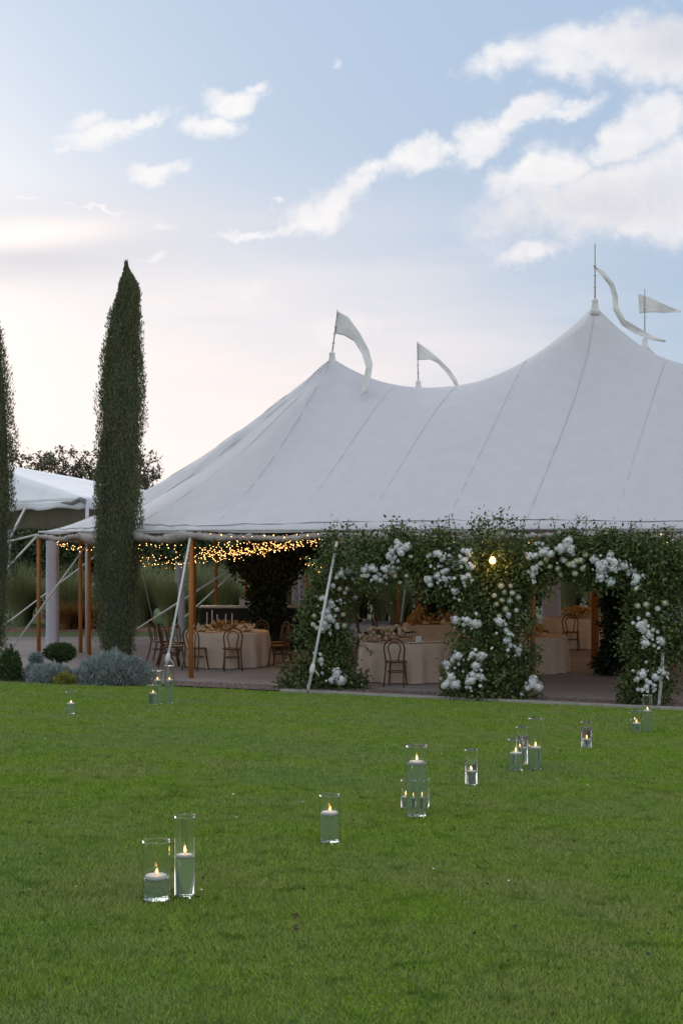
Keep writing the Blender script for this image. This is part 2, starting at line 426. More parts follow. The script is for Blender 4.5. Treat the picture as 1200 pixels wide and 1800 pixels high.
def foliage(blobs, n, L=(.05, .09), ar=.55, cluster=7, spread=.07, droop=-.25, power=.42):
    c, d = blobpts(blobs, n // cluster, power)
    c = np.repeat(c, cluster, 0) + rng.normal(size=(len(c) * cluster, 3)) * spread
    d = np.repeat(d, cluster, 0) * .8 + rng.normal(size=c.shape) * .8; d[:, 2] += droop
    l = rng.uniform(L[0], L[1], len(c))
    return leaves(c, d, l, l * ar)
def join(*vf):
    vs, fs, o = [], [], 0
    for v, f in vf:
        vs.append(v); fs.append(np.asarray(f) + o); o += len(v)
    return np.concatenate(vs), np.concatenate(fs)
def copy_tree(o, parent=None):
    c = o.copy(); COL.objects.link(c)
    if parent is not None: c.parent = parent
    for ch in o.children: copy_tree(ch, c)
    return c

# ------------------------------------------------------------------ ground
def sheet(name, corners, m, z=None):
    me = bpy.data.meshes.new(name); me.from_pydata([tuple(c) for c in corners], [], [tuple(range(len(corners)))])
    me.materials.append(m)
    return tag(link(bpy.data.objects.new(name, me)), kind='structure')
gv, gf = [], []
nU, nV = 40, 40
for i in range(nU + 1):
    for j in range(nV + 1):
        p = T(-60 + 120 * i / nU, VK + .08 - 60 * j / nV); p.z = lz(p.x, p.y); gv.append(p)
for i in range(nU):
    for j in range(nV):
        a = i * (nV + 1) + j; gf.append((a, a + 1, a + nV + 2, a + nV + 1))
mb = MB(); mb.add(gv, gf)
tag(mb.build('lawn', M_lawn, sm=False), kind='structure')
sheet('ground', [(-600, -300, -.35), (600, -300, -.35), (600, 1200, -.35), (-600, 1200, -.35)], M_earth)
sheet('terrace', [T(-60, VK + .04), T(60, VK + .04), (60, 47.5, 0), (-3.5, 47.5, 0), (-3.5, 38.6, 0), (-60, 38.6, 0)], M_floor)
sheet('back_lawn', [(-60, 38.6, .004), (-3.5, 38.6, .004), (-3.5, 120, .004), (-60, 120, .004)], M_verge)
sheet('mulch_bed', [(-40, 40.6, .009), (-5.0, 40.6, .009), (-5.0, 42.4, .009), (-40, 42.4, .009)], M_red)
sheet('gravel_strip', [T(-3.6, VK + .05, .004), T(40, VK + .05, .004), T(40, -.62, .004), T(-3.6, -.62, .004)], M_gravel)
kb = MB()
kb.add([T(2.6, VK - .03, -.3), T(40, VK - .03, -.3), T(40, VK + .045, -.3), T(2.6, VK + .045, -.3),
        T(2.6, VK - .03, .03), T(40, VK - .03, .03), T(40, VK + .045, .03), T(2.6, VK + .045, .03)],
       [(3, 2, 1, 0), (4, 5, 6, 7), (0, 1, 5, 4), (1, 2, 6, 5), (2, 3, 7, 6), (3, 0, 4, 7)])
tag(kb.build('kerb', M_kerb, sm=False), kind='structure')
# planting bed round the cypress
bd = []
for (a, b) in ((-14, -2.3), (-9, -2.55), (-5, -2.5), (-3.2, -2.35), (-1.9, -2.0), (-1.45, -1.5), (-1.9, -.9), (-4, -.7), (-14, -.7)):
    p = T(a, b); p.z = max(lz(p.x, p.y), 0) + .02; bd.append(p)
sheet('planting_bed', bd, M_soil)
# pebbles on the gravel strip
n = 5200
uu = rng.uniform(-3.4, 11.5, n); vv = rng.uniform(VK + .06, -.62, n); rr = rng.uniform(.008, .022, n)
cc = np.array([T(a, b, r * .4) for a, b, r in zip(uu, vv, rr)])
octv = np.array([(1, 0, 0), (-1, 0, 0), (0, 1, 0), (0, -1, 0), (0, 0, .7), (0, 0, -.7)]); octf = np.array([(0, 2, 4), (2, 1, 4), (1, 3, 4), (3, 0, 4), (2, 0, 5), (1, 2, 5), (3, 1, 5), (0, 3, 5)])
vv_ = cc[:, None, :] + octv[None] * rr[:, None, None] * rng.uniform(.6, 1.3, (n, 6, 1))
tag(npobj('gravel', vv_.reshape(-1, 3), (np.arange(n)[:, None, None] * 6 + octf[None]).reshape(-1, 3), M_stone), kind='stuff')

# mown grass, blade by blade; denser near the path of the eye
def grass():
    Cs = []; Ls = []
    for (y0, y1, dn, l0, l1) in ((3.6, 7, 15000, .012, .028), (7, 11, 9500, .014, .030), (11, 17, 4200, .018, .034), (17, 27.6, 2000, .022, .040)):
        half = lambda y: .29 * y + .4
        A = (y1 - y0) * (half(y0) + half(y1))
        k = int(A * dn)
        y = rng.uniform(y0, y1, int(k * 1.3)); x = rng.uniform(-1, 1, len(y)) * half(y1); ok = np.abs(x) < half(y)
        x, y = x[ok][:k], y[ok][:k]
        v = (x - E0.x) * V.x + (y - E0.y) * V.y; u = (x - E0.x) * U.x + (y - E0.y) * U.y
        ok = (v < np.where(u < 2.6, VK + .02 + .05 * np.sin(u * 9) * np.sin(u * 23 + 1), VK - .035)) & ~((u < -1.55) & (v > -2.32))
        x, y, v = x[ok], y[ok], v[ok]
        edge = np.clip(1 - (VK - v) / .12, 0, 1)
        z = -.03 + KL * (VK - v)
        Cs.append(np.stack([x, y, z], 1)); Ls.append(rng.uniform(l0, l1, len(x)) * (1 + .9 * edge * rng.random(len(x))))
    C = np.concatenate(Cs); L = np.concatenate(Ls); n = len(C)
    # wandering tufts: lean and height vary in patches
    ph = np.sin(C[:, 0] * 3.1 + 1.7 * np.sin(C[:, 1] * 2.3)) * np.cos(C[:, 1] * 2.7 + 1.3 * np.sin(C[:, 0] * 1.9))
    L = L * (1 + .18 * ph)
    D = rng.normal(size=(n, 3)) * .55; D[:, 2] = 1.0; D[:, 0] += .25 * ph
    D = nrm(D); Sd = nrm(np.cross(D, rng.normal(size=(n, 3))))
    w = (.0010 + .00022 * C[:, 1])[:, None] * rng.uniform(.8, 1.3, n)[:, None]
    v = np.empty((n, 3, 3)); v[:, 0] = C - Sd * w; v[:, 1] = C + Sd * w; v[:, 2] = C + D * L[:, None]
    tag(npobj('grass', v.reshape(-1, 3), np.arange(n * 3).reshape(-1, 3), M_blade), kind='stuff')
grass()

# fallen leaves and petals on the lawn
def litter(name, m, n, l0, l1):
    y = rng.uniform(5, 23, n * 3); x = rng.uniform(-.3, .3, n * 3) * y
    p = [(a, b, lz(a, b) + .018) for a, b in zip(x, y) if UVof(a, b)[1] < VK - .1][:n]
    d = rng.normal(size=(len(p), 3)); d[:, 2] *= .25; l = rng.uniform(l0, l1, len(p))
    tag(npobj(name, *leaves(np.array(p), d, l, l * .6), m), kind='stuff')
litter('fallen_leaves', M_bark, 70, .025, .05); litter('fallen_petals', M_white, 45, .015, .03); litter('clover_leaves', M_topi, 900, .012, .025)

# ------------------------------------------------------------------ sail tent
EZ = 2.92
OUT = [(0, 0), (-2.2, 1.05), (-4.35, 2.55), (-5.95, 3.4), (-5.5, 6.35), (-5.2, 9.7), (-5.2, 12.9), (-4.4, 15.6), (-2.0, 17.4), (.8, 18.2), (4, 18.2), (7.2, 18.2), (10.4, 18.2), (13.6, 18.2), (16.8, 18.2), (20, 17), (22.5, 14), (23, 9), (22.5, 4), (20, 1), (16.8, 0), (13.6, 0), (10.4, 0), (6.9, 0), (3.2, 0)]
MAST = [(.5, 6, 7.04), (6.75, 6, 7.88), (13, 6, 7.88), (18.6, 6, 7.0)]
def ridge_z(s, a, b, sag): return a + (b - a) * s - 4 * sag * s * (1 - s)
pts = []; fixed = {}; edges = []
def addp(u, v, z=None):
    pts.append((u, v))
    if z is not None: fixed[len(pts) - 1] = z
    return len(pts) - 1
loop = []
for i, (a, b) in enumerate(OUT):
    c, d = OUT[(i + 1) % len(OUT)]
    k = max(4, int(math.hypot(c - a, d - b) / .25))
    for j in range(k):
        s = j / k; loop.append(addp(a + (c - a) * s, b + (d - b) * s, EZ - .05 * 4 * s * (1 - s)))
edges += [(loop[i], loop[(i + 1) % len(loop)]) for i in range(len(loop))]
cells = set()
def ridge(a, b, sag):
    k = int(math.hypot(b[0] - a[0], b[1] - a[1]) / .2); prev = None
    for j in range(k + 1):
        s = j / k; u = a[0] + (b[0] - a[0]) * s; v = a[1] + (b[1] - a[1]) * s
        i = addp(u, v, ridge_z(s, a[2], b[2], sag))
        if prev is not None: edges.append((prev, i))
        prev = i; cells.add((round(u / .25), round(v / .25)))
for v in (6.0, 12.2):
    ms = [(a, v, z) for a, _, z in MAST]
    for a, b in zip(ms, ms[1:]): ridge(a, b, 1.22 if a[0] < 1 else 1.75)
for a, _, z in (MAST[0], MAST[3]): ridge((a, 6.2, ridge_z(.03, z, z, 1.1)), (a, 12.0, ridge_z(.97, z, z, 1.1)), 0.9)
def spoke(a, b, ex):
    k = int(math.hypot(b[0] - a[0], b[1] - a[1]) / .2); prev = None
    for j in range(k):
        q = j / k; u = a[0] + (b[0] - a[0]) * q; v = a[1] + (b[1] - a[1]) * q
        i = addp(u, v, EZ + (a[2] - EZ) * (1 - q) ** ex)
        if prev is not None: edges.append((prev, i))
        prev = i; cells.add((round(u / .25), round(v / .25)))
for b in (2, 3, 4, 5): spoke((.5, 6, 7.04), OUT[b], 1.42)
for b in (5, 6, 7, 8): spoke((.5, 12.2, 7.04), OUT[b], 1.42)
spoke((.5, 6, 7.04), (0.0, 0.02), 1.36)
OUTA = np.array(OUT)
def inside(u, v, m=.12):
    n = len(OUT); c = False; dm = 9
    for i in range(n):
        x1, y1 = OUT[i]; x2, y2 = OUT[(i + 1) % n]
        if (y1 > v) != (y2 > v) and u < (x2 - x1) * (v - y1) / (y2 - y1) + x1: c = not c
        t = max(0, min(1, ((u - x1) * (x2 - x1) + (v - y1) * (y2 - y1)) / ((x2 - x1) ** 2 + (y2 - y1) ** 2)))
        dm = min(dm, math.hypot(u - x1 - t * (x2 - x1), v - y1 - t * (y2 - y1)))
    return c and dm > m
for i in range(-26, 96):
    for j in range(0, 75):
        if (i, j) in cells: continue
        u = i * .25 + (.06 if j % 2 else -.06); v = j * .25
        if inside(u, v): addp(u, v)
o_v, o_e, o_f, ov, oe, of_ = delaunay_2d_cdt([Vector(p) for p in pts], edges, [], 1, 1e-4)
nV = len(o_v)
zz = np.full(nV, 4.6); fx = np.zeros(nV, bool)
for i, srcs in enumerate(ov):
    for s in srcs:
        if s in fixed: fx[i] = True; zz[i] = fixed[s]
ea = np.array(o_e); A = np.concatenate([ea[:, 0], ea[:, 1]]); Bn = np.concatenate([ea[:, 1], ea[:, 0]])
deg = np.bincount(A, minlength=nV)
for it in range(2600):
    s = np.bincount(A, zz[Bn], minlength=nV) / np.maximum(deg, 1)
    zz = np.where(fx, zz, zz + 1.0 * (s - zz))
UVn = np.array([(p.x, p.y) for p in o_v])
def canopy_z(u, v):
    d = np.hypot(UVn[:, 0] - u, UVn[:, 1] - v); k = np.argpartition(d, 4)[:4]; w = 1 / (d[k] + 1e-3) ** 2
    return float((zz[k] * w).sum() / w.sum())
tent = empty('sail_tent', T(0, 0), 'large white peaked sailcloth tent with wooden poles, open sides over the tables', 'tent')
def par(o):
    o.parent = tent; o.matrix_parent_inverse = Matrix.Translation(-tent.location); return o
me = bpy.data.meshes.new('canopy')
def ripple(u, v):
    e = max(0.0, 1 - abs(v) / 2.6) if u > -.5 else max(0.0, 1 - max(0, u + 5.4) / 3)
    pk = sum(math.exp(-((u - a) ** 2 + (v - 6) ** 2) / .9) * math.sin(9 * math.atan2(v - 6, u - a)) for a, _, _ in MAST)
    return .014 * e * e * math.sin(u * 5.1 + .9 * math.sin(v * 1.7)) * math.sin(u * 1.96) + .022 * pk
me.from_pydata([tuple(T(p.x, p.y, z + (0 if fx[i] else ripple(p.x, p.y)))) for i, (p, z) in enumerate(zip(o_v, zz))], [], [tuple(f) for f in o_f])
for p in me.polygons: p.use_smooth = True
me.materials.append(M_canvas)
canopy = par(link(bpy.data.objects.new('canopy', me)))
sm = canopy.modifiers.new('thick', 'SOLIDIFY'); sm.thickness = .006; sm.offset = -1
def seam(a, b, w=.016):
    k = int(math.hypot(b[0] - a[0], b[1] - a[1]) / .25); m = MB(); pp = []
    for j in range(k + 1):
        s = j / k; u = a[0] + (b[0] - a[0]) * s; v = a[1] + (b[1] - a[1]) * s
        pp.append(T(u, v, canopy_z(u, v) + .004))
    m.tube(pp, w * .42, 6)
    return m.build('seam', M_seam, canopy)
P1, P2, P3 = MAST[0][:2], MAST[1][:2], MAST[2][:2]
for b in ((.3, .1), (-2.2, 1.15), (-4.3, 2.65), (-5.8, 3.5), (-5.4, 6.3)): seam(P1, b)
for a in (2.1, 3.6, 5.2, 8.3, 9.9): seam((a, 5.95), (a, .08), .010)
seam(P2, (6.7, .1)); seam(P3, (13, .1))
# dark rope along the eave and the rolled side walls hanging under it
rp = MB(); rl = MB()
k0 = 0
pr, rr_, rad = [], [], []
ordr = [7, 6, 5, 4, 3, 2, 1, 0] + [24, 23, 22, 21]
for a, b in zip(ordr, ordr[1:]):
    (u0, v0), (u1, v1) = OUT[a], OUT[b]; k = int(math.hypot(u1 - u0, v1 - v0) / .05)
    for j in range(k):
        s = j / k; u = u0 + (u1 - u0) * s; v = v0 + (v1 - v0) * s
        cu, cv = (5, 9); dl = math.hypot(cu - u, cv - v)
        iu, iv = u + (cu - u) / dl * .3, v + (cv - v) / dl * .3
        if j % 6 == 0: pr.append(T(iu, iv, canopy_z(iu, iv) + .015))
        ph = len(rr_) * .55
        rr_.append(T(u, v, EZ - .11 - .05 * math.sin(math.pi * s) ** 2 + .018 * math.sin(ph * .37) + .012 * random.uniform(-1, 1)))
        rad.append((.085 + .030 * math.sin(ph * .21 + math.sin(ph * .067) * 2) + .020 * random.uniform(-1, 1)) * (.62 + .38 * min(1, 5 * min(s, 1 - s))))
rp.tube(pr, .008, 5); par(rp.build('eave_rope', M_rope))
rl.tube(rr_, rad, 10); par(rl.build('sidewall_roll', M_roll))
# hem of the canopy
hm = MB(); hm.tube([T(*OUT[i], EZ + .005) for i in ordr], .022, 6); par(hm.build('hem', M_canvas))
# poles
def pole(u, v, top=EZ - .06, r=.047):
    p = T(u, v); m = MB(); m.tube([(0, 0, 0), (0, 0, top * .5), (0, 0, top)], [r * 1.05, r, r * .93], 12)
    o = par(m.build('side_pole', M_pole)); o.location = p
    c = MB(); c.lathe([(r * 1.12, top - .10), (r * 1.15, top - .09), (r * 1.15, top - .02), (r * 1.0, top)], 12)
    c.build('metal_cap', M_metal, o)
    return o
for i in (0, 1, 3, 4, 5, 6, 7, 8, 9, 10, 11, 12, 21, 22, 23, 24): pole(*OUT[i])
b_ = G(157, 1157); pole(*UVof(b_.x, b_.y)); c_ = G(142, 1147); pole(*UVof(c_.x, c_.y), top=2.8)
masts = {}
def mast(u, v, z, tipz, lean=(0, 0)):
    p = T(u, v); m = MB(); m.tube([(0, 0, 0), (0, 0, z * .5), (0, 0, z - .06)], [.085, .08, .06], 14)
    o = par(m.build('mast', M_mast)); o.location = p
    k = MB(); k.lathe([(.135, -.22), (.10, -.10), (.078, .0), (.065, .07), (.08, .10), (.05, .14), (.025, .16)], 14, (0, 0, z)); k.build('collar', M_flag, o)
    f = MB(); f.tube([(0, 0, z + .1), (lean[0], lean[1], tipz)], [.016, .010], 8); f.build('flagpole', M_staff, o)
    for q in (.25, .45, .62):
        rg = MB(); rg.lathe([(.03, -.02), (.036, 0), (.03, .02)], 8, (lean[0] * q, 0, z + .1 + (tipz - z - .1) * q)); rg.build('rope_tie', M_strap, o)
    return o
mast(.5, 6, 7.04, 8.19, (.13, 0)); mast(6.75, 6, 7.88, 9.24); mast(.5, 12.2, 7.04, 8.19, (-.03, 0)); mast(6.75, 12.2, 7.88, 9.3)
mast(13, 6, 7.88, 9.24); mast(13, 12.2, 7.88, 9.24)
# guy straps
def strap(pts_, name='guy_strap', r=.024, ratchet=None, parent=True):
    m = MB(); m.tube(pts_, r, 6, flat=.5); o = m.build(name, M_strap)
    if ratchet is not None:
        a, b = Vector(pts_[0]), Vector(pts_[-1]); q = a.lerp(b, ratchet); d = (b - a).normalized()
        k = MB(); k.tube([q - d * .1, q - d * .03, q + d * .03, q + d * .1], [.03, .05, .05, .03], 8); k.tube([q + Vector((.05, 0, -.02)), q + Vector((.12, -.02, -.12))], .012, 5)
        k.build('ratchet', M_strap, o)
        k = MB(); k.tube([b + Vector((0, 0, .14)), b - Vector((0, 0, .05))], .014, 6); k.build('ground_stake', M_metal, o)
    if parent: par(o)
    return o
def gl(px, py):
    p = G(px, py)
    if UVof(p.x, p.y)[1] < VK: p = Lw(px, py)
    return p
et = lambda px, py, Y: P(px, py, Y)
strap([T(0, -.02, EZ - .1), gl(286, 1206)], ratchet=.82)
strap([P(592, 952, 24.98), P(541, 1217, 24.2)], r=.027, ratchet=.85)
strap([P(1180, 948, 23.2), gl(1157, 1243)], r=.03, ratchet=.8)
strap([et(160, 948, 31.4), P(20, 1142, 29.5)])
strap([T(-5.95, 3.35, EZ - .08), P(12, 1000, 31.5)], r=.03); strap([T(-5.95, 3.4, EZ - .05), P(-10, 958, 33)], r=.026)
strap([T(-5.5, 6.35, EZ - .1), G(-20, 1120)])
strap([P(427, 987, 36.5), G(236, 1109)], r=.034); strap([P(418, 1000, 38), G(300, 1108)], r=.03)
strap([P(243, 975, 34), G(276, 1120)], r=.028); strap([P(340, 965, 33.5), G(298, 1120)], r=.03)
strap([P(716, 1000, 43), G(702, 1108)], r=.045)

# pennants flying from the masts
def pennant(top, bot, Y, label, fwd=0.0):
    vs_, fs_ = [], []
    for i, (a, b) in enumerate(zip(top, bot)):
        dy = .10 * math.sin(i * 1.3) * min(1, i / 2) - fwd * i / len(top)
        for q in (0, .5, 1):
            vs_.append(P(a[0] + (b[0] - a[0]) * q, a[1] + (b[1] - a[1]) * q, Y + dy + .05 * math.sin(i * 2.1 + q * 3.2)))
    for i in range(len(top) - 1):
        for q in (0, 1): fs_.append((i * 3 + q, i * 3 + q + 1, i * 3 + q + 4, i * 3 + q + 3))
    org = vs_[0].copy()
    o = MB().add([p - org for p in vs_], fs_).build('pennant', M_flag); o.location = org
    s2 = o.modifiers.new('sub', 'SUBSURF'); s2.levels = s2.render_levels = 2; s2.subdivision_type = 'SIMPLE'
    s1 = o.modifiers.new('thick', 'SOLIDIFY'); s1.thickness = .003
    return tag(o, label, 'flag', 'pennants on the tent masts')
Y1 = T(.5, 6).y; Y2 = T(6.75, 6).y; Y3 = T(.5, 12.2).y; Y4 = T(6.75, 12.2).y
pennant([(593, 547), (612, 557), (632, 585), (648, 615), (655, 640), (651, 665), (646, 690)], [(588, 586), (605, 590), (622, 600), (636, 622), (643, 645), (638, 670), (634, 695)], Y1, 'cream pennant with long tail hanging down over the canvas at the shorter front peak', 1.9)
pennant([(732, 600), (755, 617), (775, 634), (790, 650), (801, 665), (808, 682)], [(734, 633), (755, 632), (768, 638), (784, 655), (795, 670), (802, 684)], Y3, 'small cream pennant showing above the sagging ridge between two peaks')
pennant([(1042, 467), (1060, 476), (1078, 498), (1085, 520), (1086, 540), (1098, 562), (1120, 575), (1150, 592), (1169, 598)], [(1043, 471), (1056, 484), (1070, 503), (1076, 525), (1077, 545), (1092, 572), (1115, 586), (1145, 598), (1168, 602)], Y2, 'thin twisting ribbon pennant streaming from the tallest tent peak')
pennant([(1121, 516), (1140, 522), (1160, 532), (1180, 541), (1195, 545)], [(1123, 551), (1145, 549), (1165, 550), (1182, 549), (1196, 549)], Y4, 'taut triangular pennant behind the tallest tent peak')

# ------------------------------------------------------------------ frame tent behind, and draped columns
FZ = 3.75
c1 = Vector((-6.4, 34.4, FZ)); c0 = Vector((-13.7, 41, FZ - .06)); bdir = Vector((.67, .74, 0)); c3 = c1 + bdir * 4.4; c2 = c0 + bdir * 4.4
ap = Vector((-11.1, 40.0, 5.15))
ft = empty('frame_tent', (c1.x, c1.y, 0), 'low white vinyl frame tent standing behind the cypress', 'tent')
def parf(o): o.parent = ft; o.matrix_parent_inverse = Matrix.Translation(-ft.location); return o
def facet(a, b, c, n=14, wr=.05):
    vs_, fs_, idx = [], [], {}
    for i in range(n + 1):
        for j in range(n + 1 - i):
            s, t = i / n, j / n; p = a * (1 - s - t) + b * s + c * t
            e = min(s, t, 1 - s - t)
            p.z -= wr * min(1, e * 5) * (1 + .8 * math.sin(7 * s + 11 * t)) * .6
            idx[i, j] = len(vs_); vs_.append(p)
    for i in range(n):
        for j in range(n - i):
            fs_.append((idx[i, j], idx[i + 1, j], idx[i, j + 1]))
            if j < n - i - 1: fs_.append((idx[i + 1, j], idx[i + 1, j + 1], idx[i, j + 1]))
    return vs_, fs_
m = MB()
for a, b in ((c1, c0), (c0, c2), (c2, c3), (c3, c1)): m.add(*facet(a, b, ap))
o = parf(m.build('roof', M_frametent, merge=True)); s1 = o.modifiers.new('thick', 'SOLIDIFY'); s1.thickness = .01
for a, b in ((c1, c0), (c3, c1), (c2, c3), (c0, c2)):
    near = a is c1 or b is c1; k = 24; vs_ = []; m = MB()
    out = Vector(((b - a).y, -(b - a).x, 0)).normalized()
    for j in range(k + 1):
        p = a.lerp(b, j / k)
        for q in range(4):
            vs_.append(p + Vector((0, 0, -(.07 if near else .20) * q - (.012 * math.sin(j * 1.7) * q))) + out * (.02 * math.sin(j * 1.1) * q))
    m.add(vs_, [(j * 4 + q, j * 4 + q + 1, j * 4 + q + 5, j * 4 + q + 4) for j in range(k) for q in range(3)])
    o = parf(m.build('valance', M_frametent if near else M_vinyl_in)); s1 = o.modifiers.new('thick', 'SOLIDIFY'); s1.thickness = .008
for c in (c0, c1, c2, c3):
    m = MB(); m.tube([(0, 0, 0), (0, 0, c.z)], .045, 10); o = parf(m.build('leg', M_pole if c is c3 else M_drape)); o.location = (c.x, c.y, 0)
m = MB(); m.tube([c1 + Vector((-.05, -.05, -.05)), c1 + Vector((-.2, .1, .02)), c1 + Vector((-.45, .45, -.08)), c1 + Vector((-.8, .75, -.05))], [.07, .05, .06, .03], 8); parf(m.build('corner_bracket', M_rope))
strap([P(44, 895, 36), P(18, 945, 34.5)], r=.05, parent=False)
so_ = COL.objects[-1]
for o in COL.objects:
    if o.name.startswith('guy_strap') and o.parent is None: parf(o)
def draped_column(px, base, wpx, label, top=2.72, lean=0):
    p = G(px, base); w = wpx / FP * p.y; m = MB(); n = 28; vs_ = []
    for i, h in enumerate((0.0, .5, 1.2, 2.0, top)):
        for k in range(n):
            a = 2 * math.pi * k / n; sq = 1 / max(abs(math.cos(a)), abs(math.sin(a))) ** .75
            r = w / 2 * sq * (1 + .035 * math.sin(k * 2.7 + i)) * (1 + .03 * (top - h) / top)
            vs_.append((r * math.cos(a) + lean * h, r * math.sin(a), h))
    m.add(vs_, [(i * n + k, i * n + (k + 1) % n, (i + 1) * n + (k + 1) % n, (i + 1) * n + k) for i in range(4) for k in range(n)])
    m.add([vs_[4 * n + k] for k in range(n)], [tuple(range(n))])
    o = m.build('draped_column', M_drape); o.location = p
    return tag(o, label, 'column', 'cloth wrapped columns at the tent edge')
draped_column(93, 1146, 21, 'broad pale lilac cloth column by the outermost wooden pole')
d2 = draped_column(319, 1118, 11, 'slim grey cloth column with hanging flap beyond the table with candles', 2.1)
d3 = draped_column(518, 1112, 9, 'slim white cloth column behind the first flower pillar', 2.35)
d4 = draped_column(530, 1110, 11, 'mauve cloth column close behind the first flower pillar', 2.3)
d5 = draped_column(968, 1118, 30, 'wide white cloth column glimpsed past leaves in the second arch', 2.6)
m = MB(); fl = []
for j in range(7):
    for q in range(2): fl.append(Vector((-.16 + .22 * q, -.12 + .03 * math.sin(j), 2.12 - .1 * j - .06 * q)))
m.add(fl, [(j * 2, j * 2 + 1, j * 2 + 3, j * 2 + 2) for j in range(6)]); f_ = m.build('cloth_flap', M_drape, d2); f_.modifiers.new('t', 'SOLIDIFY').thickness = .01

# ------------------------------------------------------------------ trees and planting
def cypress(x, y, h, prof, label, n=86000, seed=1):
    """prof: list of (height fraction, half width, centre offset)"""
    hs = [p[0] for p in prof]
    rad = lambda t: np.interp(t, hs, [p[1] for p in prof]); off = lambda t: np.interp(t, hs, [p[2] for p in prof])
    root = empty('cypress_tree', (x, y, 0), label, 'tree', 'slender cypresses')
    tr = MB(); tr.tube([(0, 0, -.1), (0, 0, 1.0), (off(.5) * .6, 0, h * .5), (off(.9), 0, h * .92)], [.10, .08, .05, .012], 8); tr.build('trunk', M_bark, root)
    # upright sprays packed round the stem
    ns = n // 60
    t = np.clip(rng.random(ns) ** .85, 0, 1) * .97 + .005
    a = rng.random(ns) * 2 * np.pi
    lump = 1 + .12 * np.sin(a * 3 + t * 19 + seed) + .10 * np.sin(a * 5 - t * 33 + 1.3) + .08 * np.sin(a * 9 + t * 7) + rng.normal(size=ns) * .08
    r = rad(t) * lump * rng.uniform(.72, 1.0, ns)
    ln = np.minimum(rng.uniform(.35, .9, ns), .25 + (1 - t) * h * .5)
    per = 60
    s = rng.random((ns, per))
    ang = a[:, None] + (rng.normal(size=(ns, per)) * .10 / np.maximum(r, .12)[:, None]) * (1 - s * .6)
    hz = t[:, None] * h + (s - .35) * ln[:, None]
    hz = np.clip(hz, .02, h + .03 * rng.random(hz.shape))
    rr2 = np.minimum(r[:, None] + rng.normal(size=(ns, per)) * .03 - .10 * np.abs(s - .3), rad(np.clip(hz / h, 0, 1)) * np.where(hz > .9 * h, 1.05, 1.24) + .012)
    C = np.stack([rr2 * np.cos(ang) + off(np.clip(hz / h, 0, 1)), rr2 * np.sin(ang), hz], 2).reshape(-1, 3)
    D = np.stack([np.cos(ang) * .24, np.sin(ang) * .24, np.ones_like(ang)], 2).reshape(-1, 3) + rng.normal(size=C.shape) * .20
    L = rng.uniform(.04, .085, len(C))
    k = 700; zt = h * (1 - .07 * rng.random(k) ** 1.6) + .10 * rng.random(k); rt = .015 + .16 * np.clip(h + .1 - zt, 0, 1); at = rng.random(k) * 6.28
    C = np.concatenate([C, np.stack([rt * np.cos(at) * rng.random(k) + off(1.0), rt * np.sin(at) * rng.random(k), zt], 1)]); L = np.concatenate([L, rng.uniform(.05, .11, k)])
    D = np.concatenate([D, np.stack([np.cos(at) * .25, np.sin(at) * .25, np.ones(k)], 1)])
    lv = leaves(C, D, L, L * .26)
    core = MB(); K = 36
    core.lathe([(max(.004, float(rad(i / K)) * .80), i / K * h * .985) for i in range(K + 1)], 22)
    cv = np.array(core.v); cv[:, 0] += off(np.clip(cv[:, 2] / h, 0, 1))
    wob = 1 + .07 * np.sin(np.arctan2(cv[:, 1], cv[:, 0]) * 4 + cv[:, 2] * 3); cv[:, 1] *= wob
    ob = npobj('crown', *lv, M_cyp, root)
    cm = MB(); cm.v = [tuple(q) for q in cv]; cm.f = core.f; cm.build('inner_hull', M_cypcore, root)  # opaque dark hull put in behind the sprays to stop leaks
    return root
cy = P(205, 1179, 28.5)
sc_ = 28.5 / FP
cprof = []
for (py, xl, xr) in ((1178, 180, 232), (1150, 174, 236), (1100, 172, 240), (1050, 170, 242), (1000, 168, 244), (950, 166, 245), (900, 168, 246), (850, 171, 247), (800, 174, 246), (750, 174, 251), (700, 176, 253), (650, 181, 250), (600, 188, 247), (560, 196, 246), (530, 205, 246), (515, 209, 246), (500, 213, 240), (490, 217, 233), (480, 220, 227), (474, 221, 224), (468, 222, 223)):
    cprof.append(((1179 - py) / (1179 - 470), (xr - xl) / 2 * sc_, ((xl + xr) / 2 - 205) * sc_))
cypress(cy.x, cy.y, (1179 - 470) * sc_, cprof, 'tall slender dark cypress rising in front of the white tent')
cy2 = P(-27, 1175, 28.9)
cypress(cy2.x, cy2.y, 8.0, [(0, .3, 0), (.1, .5, 0), (.45, .62, 0), (.62, .60, 0), (.8, .48, 0), (.92, .28, 0), (1, .02, 0)], 'cypress half cut off at the outer edge beside the lilac column', 60000)

